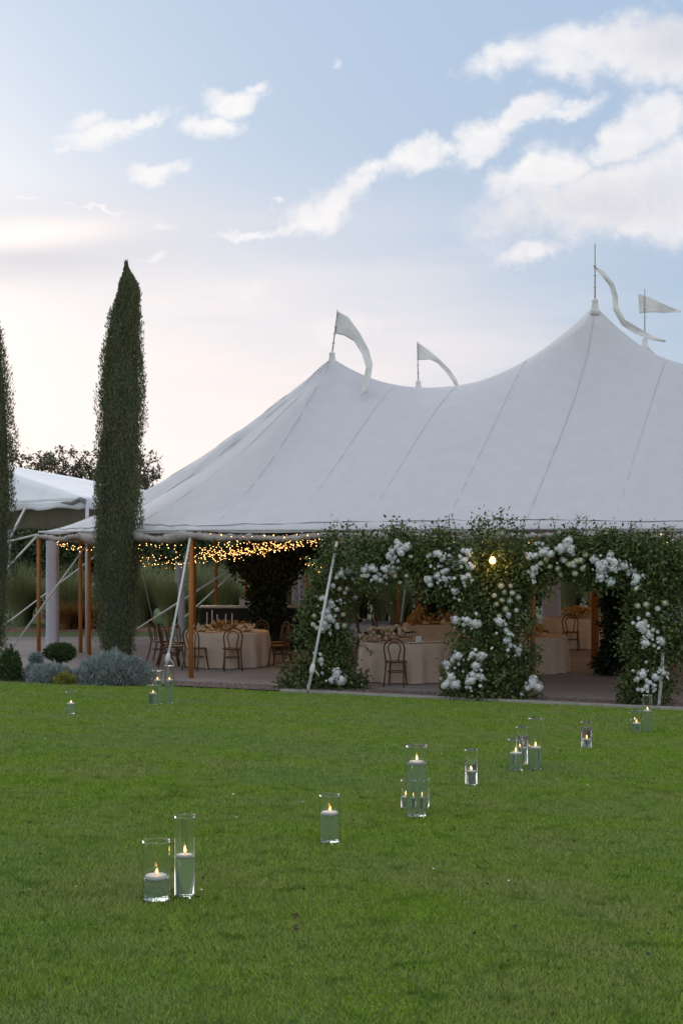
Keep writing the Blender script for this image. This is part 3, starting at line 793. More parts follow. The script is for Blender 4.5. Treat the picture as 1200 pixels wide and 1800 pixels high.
def dome(name, p, rx, ry, h, m, label, cat, n, L, ar=.25, up=.8, core=M_soil, group=None, lumps=9, flat=False):
    root = empty(name, p, label, cat, group)
    lb = rng.random((lumps, 3))
    d = nrm(rng.normal(size=(n, 3))); d[:, 2] = np.abs(d[:, 2]) * 1.0 if not flat else d[:, 2]
    k = 1 + .10 * np.sin(d[:, 0] * 7 + lb[0, 0] * 9) * np.cos(d[:, 1] * 6 + lb[1, 0] * 9) + .07 * np.sin(d[:, 0] * 17 + d[:, 2] * 13)
    r = (k * rng.uniform(.74, 1.0, n))[:, None]
    C = d * r * np.array([rx, ry, h if not flat else h / 2]); C[:, 2] += (h / 2 if flat else 0)
    D = d * (1 - up) + np.array([0, 0, up]) + rng.normal(size=d.shape) * .35
    l = rng.uniform(L[0], L[1], n)
    npobj('foliage', *leaves(C, D, l, l * ar), m, root)
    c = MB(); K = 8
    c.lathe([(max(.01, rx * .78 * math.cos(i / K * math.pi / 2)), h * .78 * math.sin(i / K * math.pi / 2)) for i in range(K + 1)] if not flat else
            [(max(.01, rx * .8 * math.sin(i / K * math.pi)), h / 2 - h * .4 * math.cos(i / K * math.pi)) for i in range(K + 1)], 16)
    cc = c.build('inner_hull', M_cypcore, root); cc.scale = (1, ry / rx, 1)
    return root
def bedp(px, Y): x = (px - 600) / FP * Y; return Vector((x, Y, max(lz(x, Y), 0) + .0))
dome('lavender_bush', bedp(198, 25.75), .70, .55, .58, M_lav, 'broad silvery lavender mound at the foot of the tall cypress', 'shrub', 11000, (.05, .12), .16, .5)
dome('lavender_bush', bedp(90, 25.9), .45, .4, .34, M_lav, 'low grey lavender clump below the clipped green bush', 'shrub', 5000, (.05, .11), .16, .5)
dome('lavender_bush', bedp(60, 26.4), .22, .2, .32, M_lav, 'narrow grey lavender sprig clump nearest the lawn corner', 'shrub', 2000, (.05, .10), .18, .5)
dome('yellow_plant', bedp(115, 25.5), .18, .16, .22, M_yel, 'small yellow-green plant between two lavender mounds', 'plant', 900, (.04, .08), .4, .4)
dome('dark_shrub', bedp(18, 26.3), .22, .2, .62, M_topi, 'upright dark shrub at the very edge beside the bed', 'shrub', 2500, (.05, .09), .4, .6)
t_ = dome('clipped_bush', bedp(106, 27.0) + Vector((0, 0, .32)), .31, .3, .36, M_topi, 'clipped dark green bush trimmed flat beside the lilac column', 'shrub', 5000, (.03, .05), .5, .3, flat=True)
m = MB(); m.tube([(0, 0, -.35), (.02, 0, .1)], .025, 6); m.build('stem', M_bark, t_)
t_ = dome('clipped_bush', bedp(64, 26.6) + Vector((0, 0, .26)), .13, .13, .27, M_lav, 'small grey ball shrub on a thin stem', 'shrub', 1500, (.03, .05), .4, .3, flat=True)
m = MB(); m.tube([(0, 0, -.3), (.01, 0, .1)], .018, 6); m.build('stem', M_bark, t_)

# ornamental grasses beyond the terrace
def reed_data(h, n, m, spread):
    a = rng.random(n) * 2 * np.pi; r0 = rng.random(n) ** .5 * spread * .25
    hh = h * rng.uniform(.55, 1.05, n); lean = rng.uniform(.05, 1.0, n) * spread
    vs_ = []; K = 5
    w = rng.uniform(.008, .016, n)
    for j in range(K):
        s = j / (K - 1); rad = r0 + lean * s ** 2.0; z = hh * (s - .35 * (lean / spread) * s ** 3)
        c = np.stack([rad * np.cos(a), rad * np.sin(a), z], 1); side = np.stack([-np.sin(a + .6), np.cos(a + .6), 0 * a], 1) * (w * (1 - .85 * s))[:, None]
        vs_.append(c - side); vs_.append(c + side)
    Vv = np.stack(vs_, 1); i = np.arange(n)[:, None] * (2 * K)
    F = np.concatenate([np.stack([i[:, 0] + 2 * j, i[:, 0] + 2 * j + 1, i[:, 0] + 2 * j + 3, i[:, 0] + 2 * j + 2], 1) for j in range(K - 1)], 0)
    return npmesh('blades', Vv.reshape(-1, 3), F, m)
RD = [reed_data(2.2, 1500, M_reed, 1.15), reed_data(2.5, 1500, M_reed, 1.0), reed_data(.9, 900, M_rust, .6)]
spots = [(40, 44, 0, 1.0), (125, 43.5, 0, .95), (250, 44, 0, 1.05), (300, 43, 1, .85), (345, 45, 0, 1.05), (395, 43.5, 0, 1.0), (450, 45, 1, .95), (505, 44, 0, .95), (560, 45, 1, .95), (620, 45.5, 0, 1.05), (670, 46, 1, .9), (700, 44.5, 0, .9), (760, 46, 1, 1.0), (1000, 46, 1, 1.05), (1060, 45, 0, 1.0)]
for i, (px, Y, k, s) in enumerate(spots):
    o = link(bpy.data.objects.new('ornamental_grass', RD[k])); o.location = ((px - 600) / FP * Y, Y, 0); o.scale = (s, s, s); o.rotation_euler = (0, 0, i * 1.3)
    tag(o, 'arching clump of tall green ornamental grass in the row behind the tents', 'ornamental grass', 'tall ornamental grasses behind the tents')
for i, (px, Y) in enumerate(((95, 42.2), (118, 41.8), (140, 42.4), (165, 42.0))):
    o = link(bpy.data.objects.new('rusty_grass', RD[2])); o.location = ((px - 600) / FP * Y, Y, 0); o.rotation_euler = (0, 0, i * 1.1)
    tag(o, 'short rusty orange grass tuft by the reddish mulch behind the poles', 'ornamental grass', 'rusty grass tufts')
# shrubs and trees further back
def crown_data(name, m, rx, h, n, L, bl):
    blobs = [(random.uniform(-.6, .6) * rx, random.uniform(-.5, .5) * rx, h * random.uniform(.2, .8), rx * random.uniform(.35, .6), rx * .5, h * random.uniform(.18, .3)) for _ in range(bl)]
    blobs.append((0, 0, h * .45, rx * .8, rx * .6, h * .42))
    return npmesh(name, *foliage(blobs, n, L, .5, 9, .16, -.1, .5), m)
SD = [crown_data('foliage', M_shrub, 1.9, 3.6, 15000, (.10, .2), 9), crown_data('foliage', M_shrub, 1.7, 3.9, 15000, (.10, .2), 8)]
for i in range(17):
    x = -13.2 + i * 1.75 + random.uniform(-.3, .3); y = 48.5 + random.uniform(-.8, .8)
    o = empty('background_shrub', (x, y, 0), 'dense dark green shrub in the screen beyond the tall grasses', 'shrub', 'screen of shrubs behind the tents', i * .9)
    o.scale = (1, 1, random.uniform(.92, 1.1))
    link(bpy.data.objects.new('foliage', SD[i % 2]), o)
    m = MB(); m.tube([(0, 0, -.05), (.05, 0, 1.4), (-.1, .1, 2.4)], [.09, .06, .03], 6); m.build('stem', M_bark, o)
def back_tree(px, Y, topy, rx, label, n, seed):
    random.seed(seed)
    h = CZ + (HY - topy) / FP * Y
    root = empty('background_tree', ((px - 600) / FP * Y, Y, 0), label, 'tree', 'trees on the skyline')
    tr = MB(); tr.tube([(0, 0, -.1), (.1, 0, h * .35), (0, .1, h * .8)], [.22, .15, .04], 8); tips = []
    for k in range(26):
        a = k * 2.4; z0 = h * random.uniform(.35, .72); r = rx * random.uniform(.4, 1.0); z1 = min(h * .97, z0 + random.uniform(.7, 2.2) * (1.25 - .6 * r / rx))
        tip = (r * math.cos(a), r * math.sin(a) * .8, z1); tr.tube([(0.05, 0, z0), (tip[0] * .5, tip[1] * .5, z0 + (z1 - z0) * .4), tip], [.06, .04, .015], 5); tips.append(tip)
        for q in range(4):
            b = (tip[0] + random.uniform(-.7, .7), tip[1] + random.uniform(-.5, .5), min(h, tip[2] + random.uniform(-.35, .6)))
            tr.tube([tip, b], [.014, .006], 4); tips.append(b)
    tr.build('trunk', M_bark, root)
    tp = np.array(tips); npb = n // len(tp)
    c = np.repeat(tp, npb, 0); c = c + rng.normal(size=c.shape) * np.array([.09, .09, .09])
    d = rng.normal(size=c.shape); d[:, 2] += .3; l = rng.uniform(.10, .19, len(c))
    npobj('crown', *leaves(c, d, l, l * .5), M_tree, root)
back_tree(66, 56, 752, 1.7, 'sparse brownish tree showing above the low white frame tent', 4300, 3)
back_tree(160, 57, 772, 1.25, 'small airy tree peeping out beside the cypress on its frame tent side', 3600, 5)
back_tree(232, 58, 800, 1.15, 'small airy tree just beyond the cypress against the big tent roof', 3000, 8)
back_tree(-60, 57, 800, 2.2, 'dense tree mostly hidden behind the outermost cypress', 6000, 11)
random.seed(5)

# ------------------------------------------------------------------ flower arches
def petal_cluster(n, r, ps, m, name):
    d = nrm(rng.normal(size=(n, 3))); C = d * r * rng.uniform(.78, 1.12, (n, 1)) * (1 + .22 * np.sin(d[:, :1] * 5 + d[:, 2:] * 4))
    vs_, fs_ = [], []
    for c, q in zip(C, d):
        q = Vector(q); a = q.orthogonal().normalized(); b = q.cross(a); ph = random.random() * 6
        for k in range(4):
            w = ph + k * math.pi / 2; w1, w2 = w - .5, w + .5; o = len(vs_)
            c_ = Vector(c)
            vs_ += [c_, c_ + (a * math.cos(w1) + b * math.sin(w1)) * ps * .8 + q * ps * .15, c_ + (a * math.cos(w) + b * math.sin(w)) * ps * 1.1 + q * ps * .05, c_ + (a * math.cos(w2) + b * math.sin(w2)) * ps * .8 + q * ps * .15]
            fs_.append((o, o + 1, o + 2, o + 3))
    m_ = MB(); m_.add(vs_, fs_); m_.ball((0, 0, 0), r * .74, 10, 6); return m_.mesh(name, m, False)
def rose_data(r, m):
    mb_ = MB(); mb_.ball((0, 0, 0), r * .62, 8, 5)
    for ring, (cnt, tilt, rr) in enumerate(((4, .35, .62), (5, .75, .8), (6, 1.2, .95))):
        for k in range(cnt):
            a = 2 * math.pi * k / cnt + ring; q = []
            for s in (-1, 0, 1):
                for t in (0, .6, 1):
                    th = tilt + 0.9 * (1 - t); w = a + s * .55
                    p = Vector((math.sin(th) * math.cos(w), math.sin(th) * math.sin(w), math.cos(th))) * r * rr * (1 + .12 * t)
                    q.append(p)
            mb_.add(q, [(0, 1, 4, 3), (1, 2, 5, 4), (3, 4, 7, 6), (4, 5, 8, 7)])
    return mb_.mesh('rose', m, True)
HY_D = [petal_cluster(34, .075, .030, M_white, 'blossom_head'), petal_cluster(46, .10, .032, M_white, 'blossom_head'), petal_cluster(20, .05, .026, M_white, 'blossom_head')]
def floret_data(r, m):
    mb_ = MB(); mb_.ball((0, 0, .004), r * .16, 6, 4)
    for k in range(5):
        a = 2 * math.pi * k / 5; w = .56; q = []
        for (s, rr, z) in ((0, .05, 0), (-w, .62, .22), (-w * .45, 1.0, .12), (w * .45, 1.0, .12), (w, .62, .22)):
            q.append((r * rr * math.cos(a + s), r * rr * math.sin(a + s), r * z))
        mb_.add(q, [(0, 1, 2), (0, 2, 3), (0, 3, 4)])
    return mb_.mesh('floret', m, False)
FL_D = [floret_data(.034, M_white), floret_data(.026, M_white)]
RO_D = [rose_data(.048, M_cream), rose_data(.042, M_white)]
def arch_piece(name, label, cat, blobs, n, flowers, roses, sprigs=(), Yc=24.0, dark=None, L=(.05, .095)):
    """blobs: (px, py, radius px, depth, depth radius)"""
    wb = []
    for (px, py, rp, Y, ry) in blobs:
        p = P(px, py, Y); r = rp / FP * Y; wb.append((p.x, p.y, p.z, r, ry, r * 1.05))
    org = Vector((sum(b[0] for b in wb) / len(wb), sum(b[1] for b in wb) / len(wb), 0))
    root = empty(name, org, label, cat, 'white rose arches on the tent front' if dark is None else None)
    v, f = foliage(wb, n, L)
    sv = [(v, f)]
    st = MB()
    for (px, py, px2, py2, Y) in sprigs:
        a, b = P(px, py, Y), P(px2, py2, Y - .1); mid = a.lerp(b, .5) + Vector((.04, 0, .03))
        pl = [a, mid, b]; st.tube(pl, [.008, .006, .003], 4)
        k = 26; s = rng.random(k); c = np.array([np.array(a) * (1 - q) ** 2 + 2 * q * (1 - q) * np.array(mid) + q * q * np.array(b) for q in s]) + rng.normal(size=(k, 3)) * .03
        l = rng.uniform(.035, .07, k); sv.append(leaves(c, rng.normal(size=(k, 3)) + [0, 0, .3], l, l * .55))
    for _ in range(14):
        b = random.choice(wb); st.tube([(b[0], b[1], b[2]), (b[0] + random.uniform(-1, 1) * b[3], b[1] + random.uniform(-1, 1) * b[4], b[2] + random.uniform(-1, 1) * b[5]), (b[0] + random.uniform(-1.3, 1.3) * b[3], b[1] - b[4], b[2] + random.uniform(-1.2, 1.2) * b[5])], [.012, .008, .004], 4)
    v, f = join(*sv); v = v - np.array(org)
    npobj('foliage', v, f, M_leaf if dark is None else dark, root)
    st.v = [(a - org.x, b - org.y, c) for a, b, c in st.v]; st.build('stem', M_stem, root)['kind'] = 'stuff'
    W_ = np.array(wb)
    def surf(px, py, strict=False):
        """front of the foliage along that line of sight"""
        best = None
        for b in wb:
            p = P(px, py, b[1]); d2 = ((p.x - b[0]) / b[3]) ** 2 + ((p.z - b[2]) / b[5]) ** 2
            y = b[1] - b[4] * math.sqrt(max(.02, 1 - d2)) * .98
            if d2 < (1.2 if strict else 1.6) and (best is None or y < best): best = y
        if strict and best is None: return None
        return (best if best is not None else min(b[1] for b in wb)) - .02
    for it in flowers:
        px, py = it[:2]; big = it[2] if len(it) > 2 else 0
        Y = surf(px, py)
        for (ox, oy, dk) in ([(0, 0, 1), (9, 5, 1), (-8, 6, 0), (2, -8, 0)] if big else [(0, 0, 0), (random.uniform(-9, 9), random.uniform(-7, 8), 2)]):
            o = link(bpy.data.objects.new('blossom_head', HY_D[dk]), root); p = P(px + ox, py + oy, Y - random.uniform(0, .08)) - org
            o.location = p; o.rotation_euler = (random.random() * 6, random.random() * 6, 0); s = random.uniform(.6, .95); o.scale = (s * random.uniform(.8, 1.2), s, s * random.uniform(.8, 1.25))
        for _ in range(4 if not big else 6):
            ox, oy = random.gauss(0, 9), random.gauss(2, 9)
            if surf(px + ox, py + oy, True) is None: continue
            o = link(bpy.data.objects.new('floret', FL_D[random.random() < .4]), root); o.location = P(px + ox, py + oy, surf(px + ox, py + oy) - random.uniform(0, .06)) - org
            o.rotation_euler = (R(75) + random.uniform(-.7, .7), random.uniform(-.8, .8), random.uniform(-.8, .8))
    for (px, py) in roses:
        o = link(bpy.data.objects.new('rose', RO_D[random.random() < .3]), root); o.location = P(px, py, surf(px, py) - .03) - org
        o.rotation_euler = (R(70) + random.uniform(-.6, .6), random.uniform(-.6, .6), random.uniform(-.5, .5)); s = random.uniform(.85, 1.25); o.scale = (s, s, s)
    return root
YA, YB, YC = 25.2, 23.6, 22.75
arch_piece('flower_pillar', 'leafy pillar with cream roses and a white strap, first pillar beside the candlelit table', 'flower pillar',
    [(585, 1190, 52, YA, .45), (535, 1200, 42, YA, .35), (500, 1207, 18, YA, .2), (625, 1200, 24, YA - .1, .3), (575, 1130, 54, YA, .42), (570, 1070, 52, YA, .38), (588, 1015, 50, YA, .35), (600, 965, 40, YA, .32), (548, 1110, 30, YA, .25)], 12500,
    [(575, 1075), (582, 1060), (592, 1071), (570, 1096), (585, 1090), (566, 1106), (590, 1190, 1), (564, 1160), (570, 1052), (578, 1085), (622, 998, 1), (600, 1008)],
    [(597, 1035), (606, 1042), (598, 1055), (620, 1018), (624, 1050), (593, 1103), (605, 1100), (603, 1080), (552, 1083), (568, 1050), (610, 1035), (551, 1098), (585, 1030)],
    [(545, 1120, 515, 1105, YA), (620, 1130, 655, 1150, YA), (560, 1190, 488, 1205, YA)])
arch_piece('flower_garland', 'leafy garland with white blossom spanning the first arch above the flower-laden table', 'garland',
    [(640, 975, 40, 24.6, .32), (690, 985, 42, 24.4, .32), (735, 985, 46, 24.2, .32), (700, 950, 30, 24.4, .28), (770, 975, 46, 24.0, .32), (655, 1015, 24, 24.4, .22), (790, 1020, 40, 23.9, .28), (755, 1035, 22, 24.0, .2)], 9500,
    [(697, 962, 1), (714, 962), (705, 972), (683, 978), (655, 1000), (640, 1003), (690, 1002), (660, 1016), (676, 1000), (768, 972), (777, 983), (792, 983), (803, 990), (768, 1012), (782, 1018), (784, 1003), (752, 1020)],
    [(640, 1012), (667, 1010), (694, 1012), (714, 1012), (690, 988), (756, 1028)],
    [(785, 960, 788, 905, 23.9), (770, 950, 765, 915, 23.9), (700, 945, 690, 925, 24.3), (660, 1020, 672, 1055, 24.3), (725, 1020, 735, 1055, 24.2), (690, 1020, 697, 1062, 24.2), (645, 1025, 650, 1070, 24.3), (775, 1040, 770, 1085, 23.8), (745, 950, 742, 918, 24.1), (730, 1035, 722, 1070, 24.2)])
arch_piece('flower_pillar', 'widest leafy pillar covered in white blossom between the two arches', 'flower pillar',
    [(855, 1200, 66, YB, .5), (810, 1205, 42, YB, .4), (905, 1205, 42, YB, .4), (850, 1140, 62, YB, .46), (880, 1090, 60, YB, .42), (835, 1075, 42, YB, .4), (870, 1030, 66, YB, .42), (830, 1010, 46, YB, .35), (870, 970, 62, YB, .4), (910, 1010, 44, YB, .35), (925, 1150, 24, YB, .25)], 19500,
    [(820, 1090), (833, 1096), (802, 1090), (895, 1115), (890, 1126), (910, 1143), (795, 1160), (784, 1166), (804, 1153), (830, 1150), (845, 1155), (836, 1170), (830, 1186), (828, 1196), (845, 1190), (790, 1198, 1), (935, 1203, 1), (815, 985), (822, 970), (828, 996), (815, 1015), (800, 1040), (878, 1093)],
    [(880, 1030), (897, 1030), (868, 1047), (882, 1055), (895, 1056), (910, 1050), (888, 1071), (907, 1073), (893, 1081), (886, 1041), (877, 1083), (900, 1042), (872, 1062)],
    [(830, 960, 826, 915, 23.5), (855, 955, 855, 912, 23.5), (885, 955, 880, 925, 23.5), (915, 960, 918, 908, 23.4), (935, 965, 948, 912, 23.4), (800, 960, 793, 902, 23.6), (925, 1150, 955, 1135, 23.4)])
arch_piece('flower_garland', 'leafy garland of cream roses and white blossom over the second, darker arch', 'garland',
    [(945, 985, 36, 23.3, .3), (990, 978, 38, 23.2, .3), (1035, 985, 42, 23.0, .3), (1075, 990, 42, 22.9, .3), (1000, 955, 24, 23.1, .25), (1060, 955, 30, 22.9, .26), (1105, 965, 34, 22.8, .28), (1040, 1015, 22, 23.0, .22), (955, 1020, 22, 23.2, .2)], 9500,
    [(995, 958, 1), (1001, 968), (940, 976), (930, 979), (955, 970), (968, 973), (937, 1000), (936, 1010), (1050, 990), (1056, 1000), (1070, 983, 1), (1075, 1000), (1072, 1024), (1055, 1014), (1095, 994), (1106, 1003), (1043, 984), (985, 965)],
    [(950, 990), (960, 983), (980, 1000), (1013, 986), (1020, 985), (1008, 994), (1028, 975), (1010, 1008), (990, 985), (985, 1010), (1023, 1000), (1000, 992), (966, 996)],
    [(970, 955, 970, 908, 23.2), (1000, 945, 1020, 905, 23.1), (1020, 945, 1030, 910, 23.1), (1060, 945, 1075, 925, 22.9), (1010, 950, 1000, 915, 23.1), (960, 1025, 965, 1060, 23.1), (1020, 1020, 1026, 1050, 22.9), (990, 1005, 996, 1040, 23.1), (1100, 950, 1110, 920, 22.8), (1090, 1010, 1082, 1050, 22.7)])
arch_piece('flower_pillar', 'narrow pillar of leaves and small white sprays at the outer end of the arches', 'flower pillar',
    [(1140, 1205, 48, YC, .4), (1115, 1215, 30, YC, .3), (1140, 1140, 46, YC, .38), (1145, 1080, 48, YC, .38), (1145, 1030, 46, YC, .36), (1150, 975, 46, YC, .36), (1190, 1000, 50, YC, .36), (1195, 1120, 50, YC, .38), (1110, 1130, 22, YC, .22)], 13500,
    [(1130, 1105), (1140, 1116), (1125, 1100), (1160, 1125), (1130, 1180), (1140, 1200), (1128, 1186), (1150, 1190), (1166, 1183), (1135, 1208), (1117, 1015), (1115, 1024), (1132, 1130)],
    [(1135, 1063), (1155, 1070), (1132, 1093), (1120, 1065), (1138, 1080), (1168, 1060)],
    [(1120, 1140, 1095, 1120, 22.6), (1115, 1200, 1085, 1185, 22.6)])
# greenery standing inside, its unlit darkness put into the leaf colour
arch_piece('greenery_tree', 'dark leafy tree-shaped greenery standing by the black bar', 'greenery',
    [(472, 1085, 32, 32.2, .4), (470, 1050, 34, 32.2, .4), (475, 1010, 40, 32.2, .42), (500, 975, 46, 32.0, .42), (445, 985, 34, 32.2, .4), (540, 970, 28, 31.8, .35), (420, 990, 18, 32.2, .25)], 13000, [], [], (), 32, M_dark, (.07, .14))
arch_piece('greenery_tree', 'dark unlit leafy mass beside the thick mast within the second arch', 'greenery',
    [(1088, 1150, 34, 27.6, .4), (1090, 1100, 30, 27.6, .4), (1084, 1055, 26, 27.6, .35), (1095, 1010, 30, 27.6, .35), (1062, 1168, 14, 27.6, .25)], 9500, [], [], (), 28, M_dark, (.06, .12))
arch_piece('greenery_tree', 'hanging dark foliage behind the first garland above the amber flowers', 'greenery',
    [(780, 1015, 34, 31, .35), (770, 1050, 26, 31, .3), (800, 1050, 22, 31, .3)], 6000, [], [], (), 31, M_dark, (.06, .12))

# ------------------------------------------------------------------ chairs
def make_chair():
    root = bpy.data.objects.new('bentwood_chair', None); link(root); root.empty_display_size = .2
    s = MB(); s.lathe([(.0001, .435), (.185, .435), (.20, .445), (.205, .457), (.195, .465), (.17, .462)], 20); s.build('seat', M_chair, root)
    c = MB(); c.lathe([(.17, .4625), (.08, .456), (.0001, .455)], 20); c.build('cane_panel', M_cane, root)
    for sx in (-1, 1):
        m = MB(); m.tube([(sx * .17, .20, 0), (sx * .15, .165, .22), (sx * .135, .14, .44)], [.014, .017, .019], 8); m.build('leg', M_chair, root)
        m = MB(); m.tube([(sx * .19, -.27, 0), (sx * .175, -.21, .22), (sx * .165, -.165, .46)], [.014, .017, .017], 8); m.build('leg', M_chair, root)
    def hoop(pts_, r, nm):
        m = MB(); m.tube(pts_, r, 8); m.build(nm, M_chair, root)
    out_ = []
    for i in range(25):
        t = i / 24
        if t < .25: q = t / .25; out_.append((-.165 - .03 * q, -.165 - .05 * q, .46 + .24 * q))
        elif t > .75: q = (1 - t) / .25; out_.append((.165 + .03 * q, -.165 - .05 * q, .46 + .24 * q))
        else:
            a = math.pi * (1 - (t - .25) / .5); out_.append((.195 * math.cos(a), -.215 - .045 * math.sin(a), .70 + .20 * math.sin(a)))
    hoop(out_, .0155, 'back_hoop')
    inn = []
    for i in range(25):
        t = i / 24
        if t < .35: q = t / .35; inn.append((-.07 - .05 * q ** 1.6, -.17 - .04 * q, .46 + .25 * q))
        elif t > .65: q = (1 - t) / .35; inn.append((.07 + .05 * q ** 1.6, -.17 - .04 * q, .46 + .25 * q))
        else:
            a = math.pi * (1 - (t - .35) / .3); inn.append((.12 * math.cos(a), -.212 - .03 * math.sin(a), .71 + .12 * math.sin(a)))
    hoop(inn, .0125, 'inner_hoop')
    m = MB(); m.tube([(.16 * math.cos(a), -.03 + .17 * math.sin(a), .27) for a in np.linspace(0, 2 * math.pi, 25)[:-1]], .010, 6, closed=True); m.build('stretcher', M_chair, root)
    return root
chair0 = make_chair(); used = [False]
def chair(x, y, tx, ty, label, group):
    if used[0]: o = copy_tree(chair0)
    else: o = chair0; used[0] = True
    o.location = (x, y, 0.003); o.rotation_euler = (0, 0, math.atan2(ty - y, tx - x) - math.pi / 2)
    return tag(o, label, 'chair', group)

# ------------------------------------------------------------------ tables
def table(x, y, r, label, ph=0.0, h=.75, group='round tables under blush cloths'):
    root = empty('draped_table', (x, y, 0), label, 'table', group)
    n = 132; vs_ = [(0, 0, h)]; rings = []
    for (q, z) in ((.5, h), (.9, h), (.985, h - .003), (1.0, h - .02), (1.012, h - .12), (1.02, h * .6), (1.03, h * .3), (1.04, .012)):
        ring = []
        for k in range(n):
            a = 2 * math.pi * k / n; d = max(0, (h - z) / h)
            w = .06 * d ** .7 * math.sin(a * 13 + ph + 1.1 * math.sin(a * 3 + ph)) + .02 * d * math.sin(a * 29 + ph)
            rr = r * q + w * (1 if q > .95 else 0); ring.append(len(vs_)); vs_.append((rr * math.cos(a), rr * math.sin(a), max(z + (.004 * math.sin(a * 13) if z < .1 else 0), .012)))
        rings.append(ring)
    fs_ = [(0, rings[0][k], rings[0][(k + 1) % n]) for k in range(n)]
    for A_, B_ in zip(rings, rings[1:]):
        for k in range(n): fs_.append((A_[k], B_[k], B_[(k + 1) % n], A_[(k + 1) % n]))
    m = MB(); m.add(vs_, fs_); m.build('tablecloth', M_cloth, root)
    t = MB(); t.lathe([(.0001, h - .035), (r * .97, h - .035), (r * .97, h - .008), (.0001, h - .008)], 40); t.build('tabletop', M_chair, root)
    t = MB(); t.lathe([(.30, .012), (.30, .03), (.05, .06), (.04, h - .04)], 16); t.build('pedestal', M_chair, root)
    return root
TB = {'A': (-2.5, 29.8), 'B': (1.28, 26.75), 'C': (3.82, 28.4), 'D': (6.05, 34.9), 'E': (2.35, 32.6)}
table(*TB['A'], .91, 'round table with tall candles nearest the front wooden pole', .3)
table(*TB['B'], .91, 'round blush-clothed table with peach roses framed by the first arch', 1.7)
table(*TB['C'], .85, 'shadowed round table half behind the widest flower pillar, in the second arch', 2.6)
table(*TB['D'], .88, 'far table with warm flowers beside the thick mast, seen through second arch', .9)
table(*TB['E'], .88, 'dim table carrying the big amber bouquet behind the peach roses', 3.9)
CG = 'bentwood chairs round the tables'
def around(k, ang, rad, label):
    x, y = TB[k]; a = R(ang); chair(x + rad * math.cos(a), y + rad * math.sin(a), x, y, label, CG)
around('A', -80, 1.22, 'bentwood chair in front of the candle table, hoop back against the cloth')
around('A', -117, 1.20, 'bentwood chair partly behind the front wooden pole at the candle table')
around('A', -150, 1.25, 'bentwood chair at the candle table just beside the white guy strap')
around('A', -18, 1.22, 'bentwood chair on the pillar side of the candle table, sideways on')
around('A', 28, 1.2, 'bentwood chair behind the candle table near the dark greenery')
around('A', 148, 1.25, 'bentwood chair behind the candle table toward the slim grey column')
chair(-4.05, 30.7, -2.9, 30.4, 'bentwood chair standing outermost from the candle table, on open paving', CG)
around('A', -178, 1.24, 'bentwood chair at the open-paving side of the candle table, below the string lights')
around('A', 62, 1.22, 'bentwood chair behind the candle table, between the tapers and the dark greenery')
around('A', 95, 1.2, 'bentwood chair at the bar side of the candle table')
around('B', -102, 1.24, 'bentwood chair in front of the peach rose table, back to the lawn')
around('B', -50, 1.28, 'bentwood chair beside the white-flowered pillar at the peach rose table')
chair(.60, 33.0, 2.3, 32.9, 'light-backed chair nearer the first pillar, behind the peach roses', CG)
chair(1.02, 33.6, 2.3, 33.2, 'dark hoop-backed chair behind the peach roses toward the amber flowers', CG)
around('D', -108, 1.2, 'dark chair in front of the far warm-flower table')
around('D', -150, 1.25, 'chair partly behind leaves at the side of the far warm-flower table')
around('D', -30, 1.2, 'chair close behind the thick mast at the far warm-flower table')
around('C', -100, 1.2, 'shadowed chair before the table half behind the widest pillar')
around('E', -140, 1.2, 'dim chair between the peach roses and the amber bouquet')
# table settings
def bouquet(x, y, z, blobs, n, m, nf, label, leafn=900, fs=1.0):
    root = empty('flower_bouquet', (x, y, z), label, 'flowers', 'bouquets on the tables')
    npobj('foliage', *foliage([tuple(q[:3]) + tuple(.85 * t for t in q[3:]) for q in blobs], int(leafn * .6), (.03, .06), .5, 6, .02, 0, .6), M_leaf, root)
    dat = rose_data(.042 * fs, m)
    c, d = blobpts(blobs, nf, .12)
    for p, q in zip(c, d):
        if p[2] < .02: p[2] = abs(p[2]) + .03
        o = link(bpy.data.objects.new('rose', dat), root); o.location = p; o.rotation_euler = Vector(q).to_track_quat('Z', 'Y').to_euler(); s = random.uniform(.75, 1.25); o.scale = (s, s, s)
    b = MB(); b.lathe([(.08, 0), (.11, .02), (.13, .07), (.12, .075)], 14); b.build('bowl', M_brass, root)
bouquet(TB['B'][0] - .42, TB['B'][1] - .25, .752, [(-.1, 0, .16, .32, .22, .13), (.2, 0, .2, .2, .2, .12), (-.35, 0, .1, .15, .15, .1)], 1, M_peach, 130, 'peach and cream rose bouquet spilling across the table in the first arch', 900)
bouquet(TB['E'][0] - .15, TB['E'][1] - .5, .752, [(-.1, 0, .28, .34, .25, .22), (.4, 0, .26, .32, .22, .22), (-.45, 0, .12, .2, .2, .14)], 1, M_amber, 190, 'big amber flower mound under the thin taper candles', 700, 1.35)
bouquet(TB['D'][0] - .1, TB['D'][1] - .2, .752, [(0, 0, .16, .38, .25, .14)], 1, M_amber, 60, 'small amber bouquet on the far table beside the thick mast', 500, 1.1)
bouquet(TB['A'][0] + .0, TB['A'][1] - .05, .752, [(-.1, 0, .12, .3, .2, .12), (.3, 0, .12, .22, .2, .1)], 1, M_amber, 46, 'muted amber and blush bouquet among the tall candles', 700, .9)
bouquet(TB['A'][0] + .42, TB['A'][1] - .42, .752, [(0, 0, .08, .16, .12, .08)], 1, M_peach, 26, 'small blush bouquet at the pillar end of the candle table', 200, .85)
bouquet(TB['A'][0] - .45, TB['A'][1] - .38, .752, [(0, 0, .08, .17, .12, .08)], 1, M_peach, 26, 'small blush bouquet at the pole end of the candle table', 200, .85)
bouquet(TB['C'][0] + .1, TB['C'][1] - .1, .752, [(0, 0, .14, .3, .2, .12)], 1, M_amber, 34, 'dim bouquet on the shadowed table behind the widest pillar', 400, 1.0)
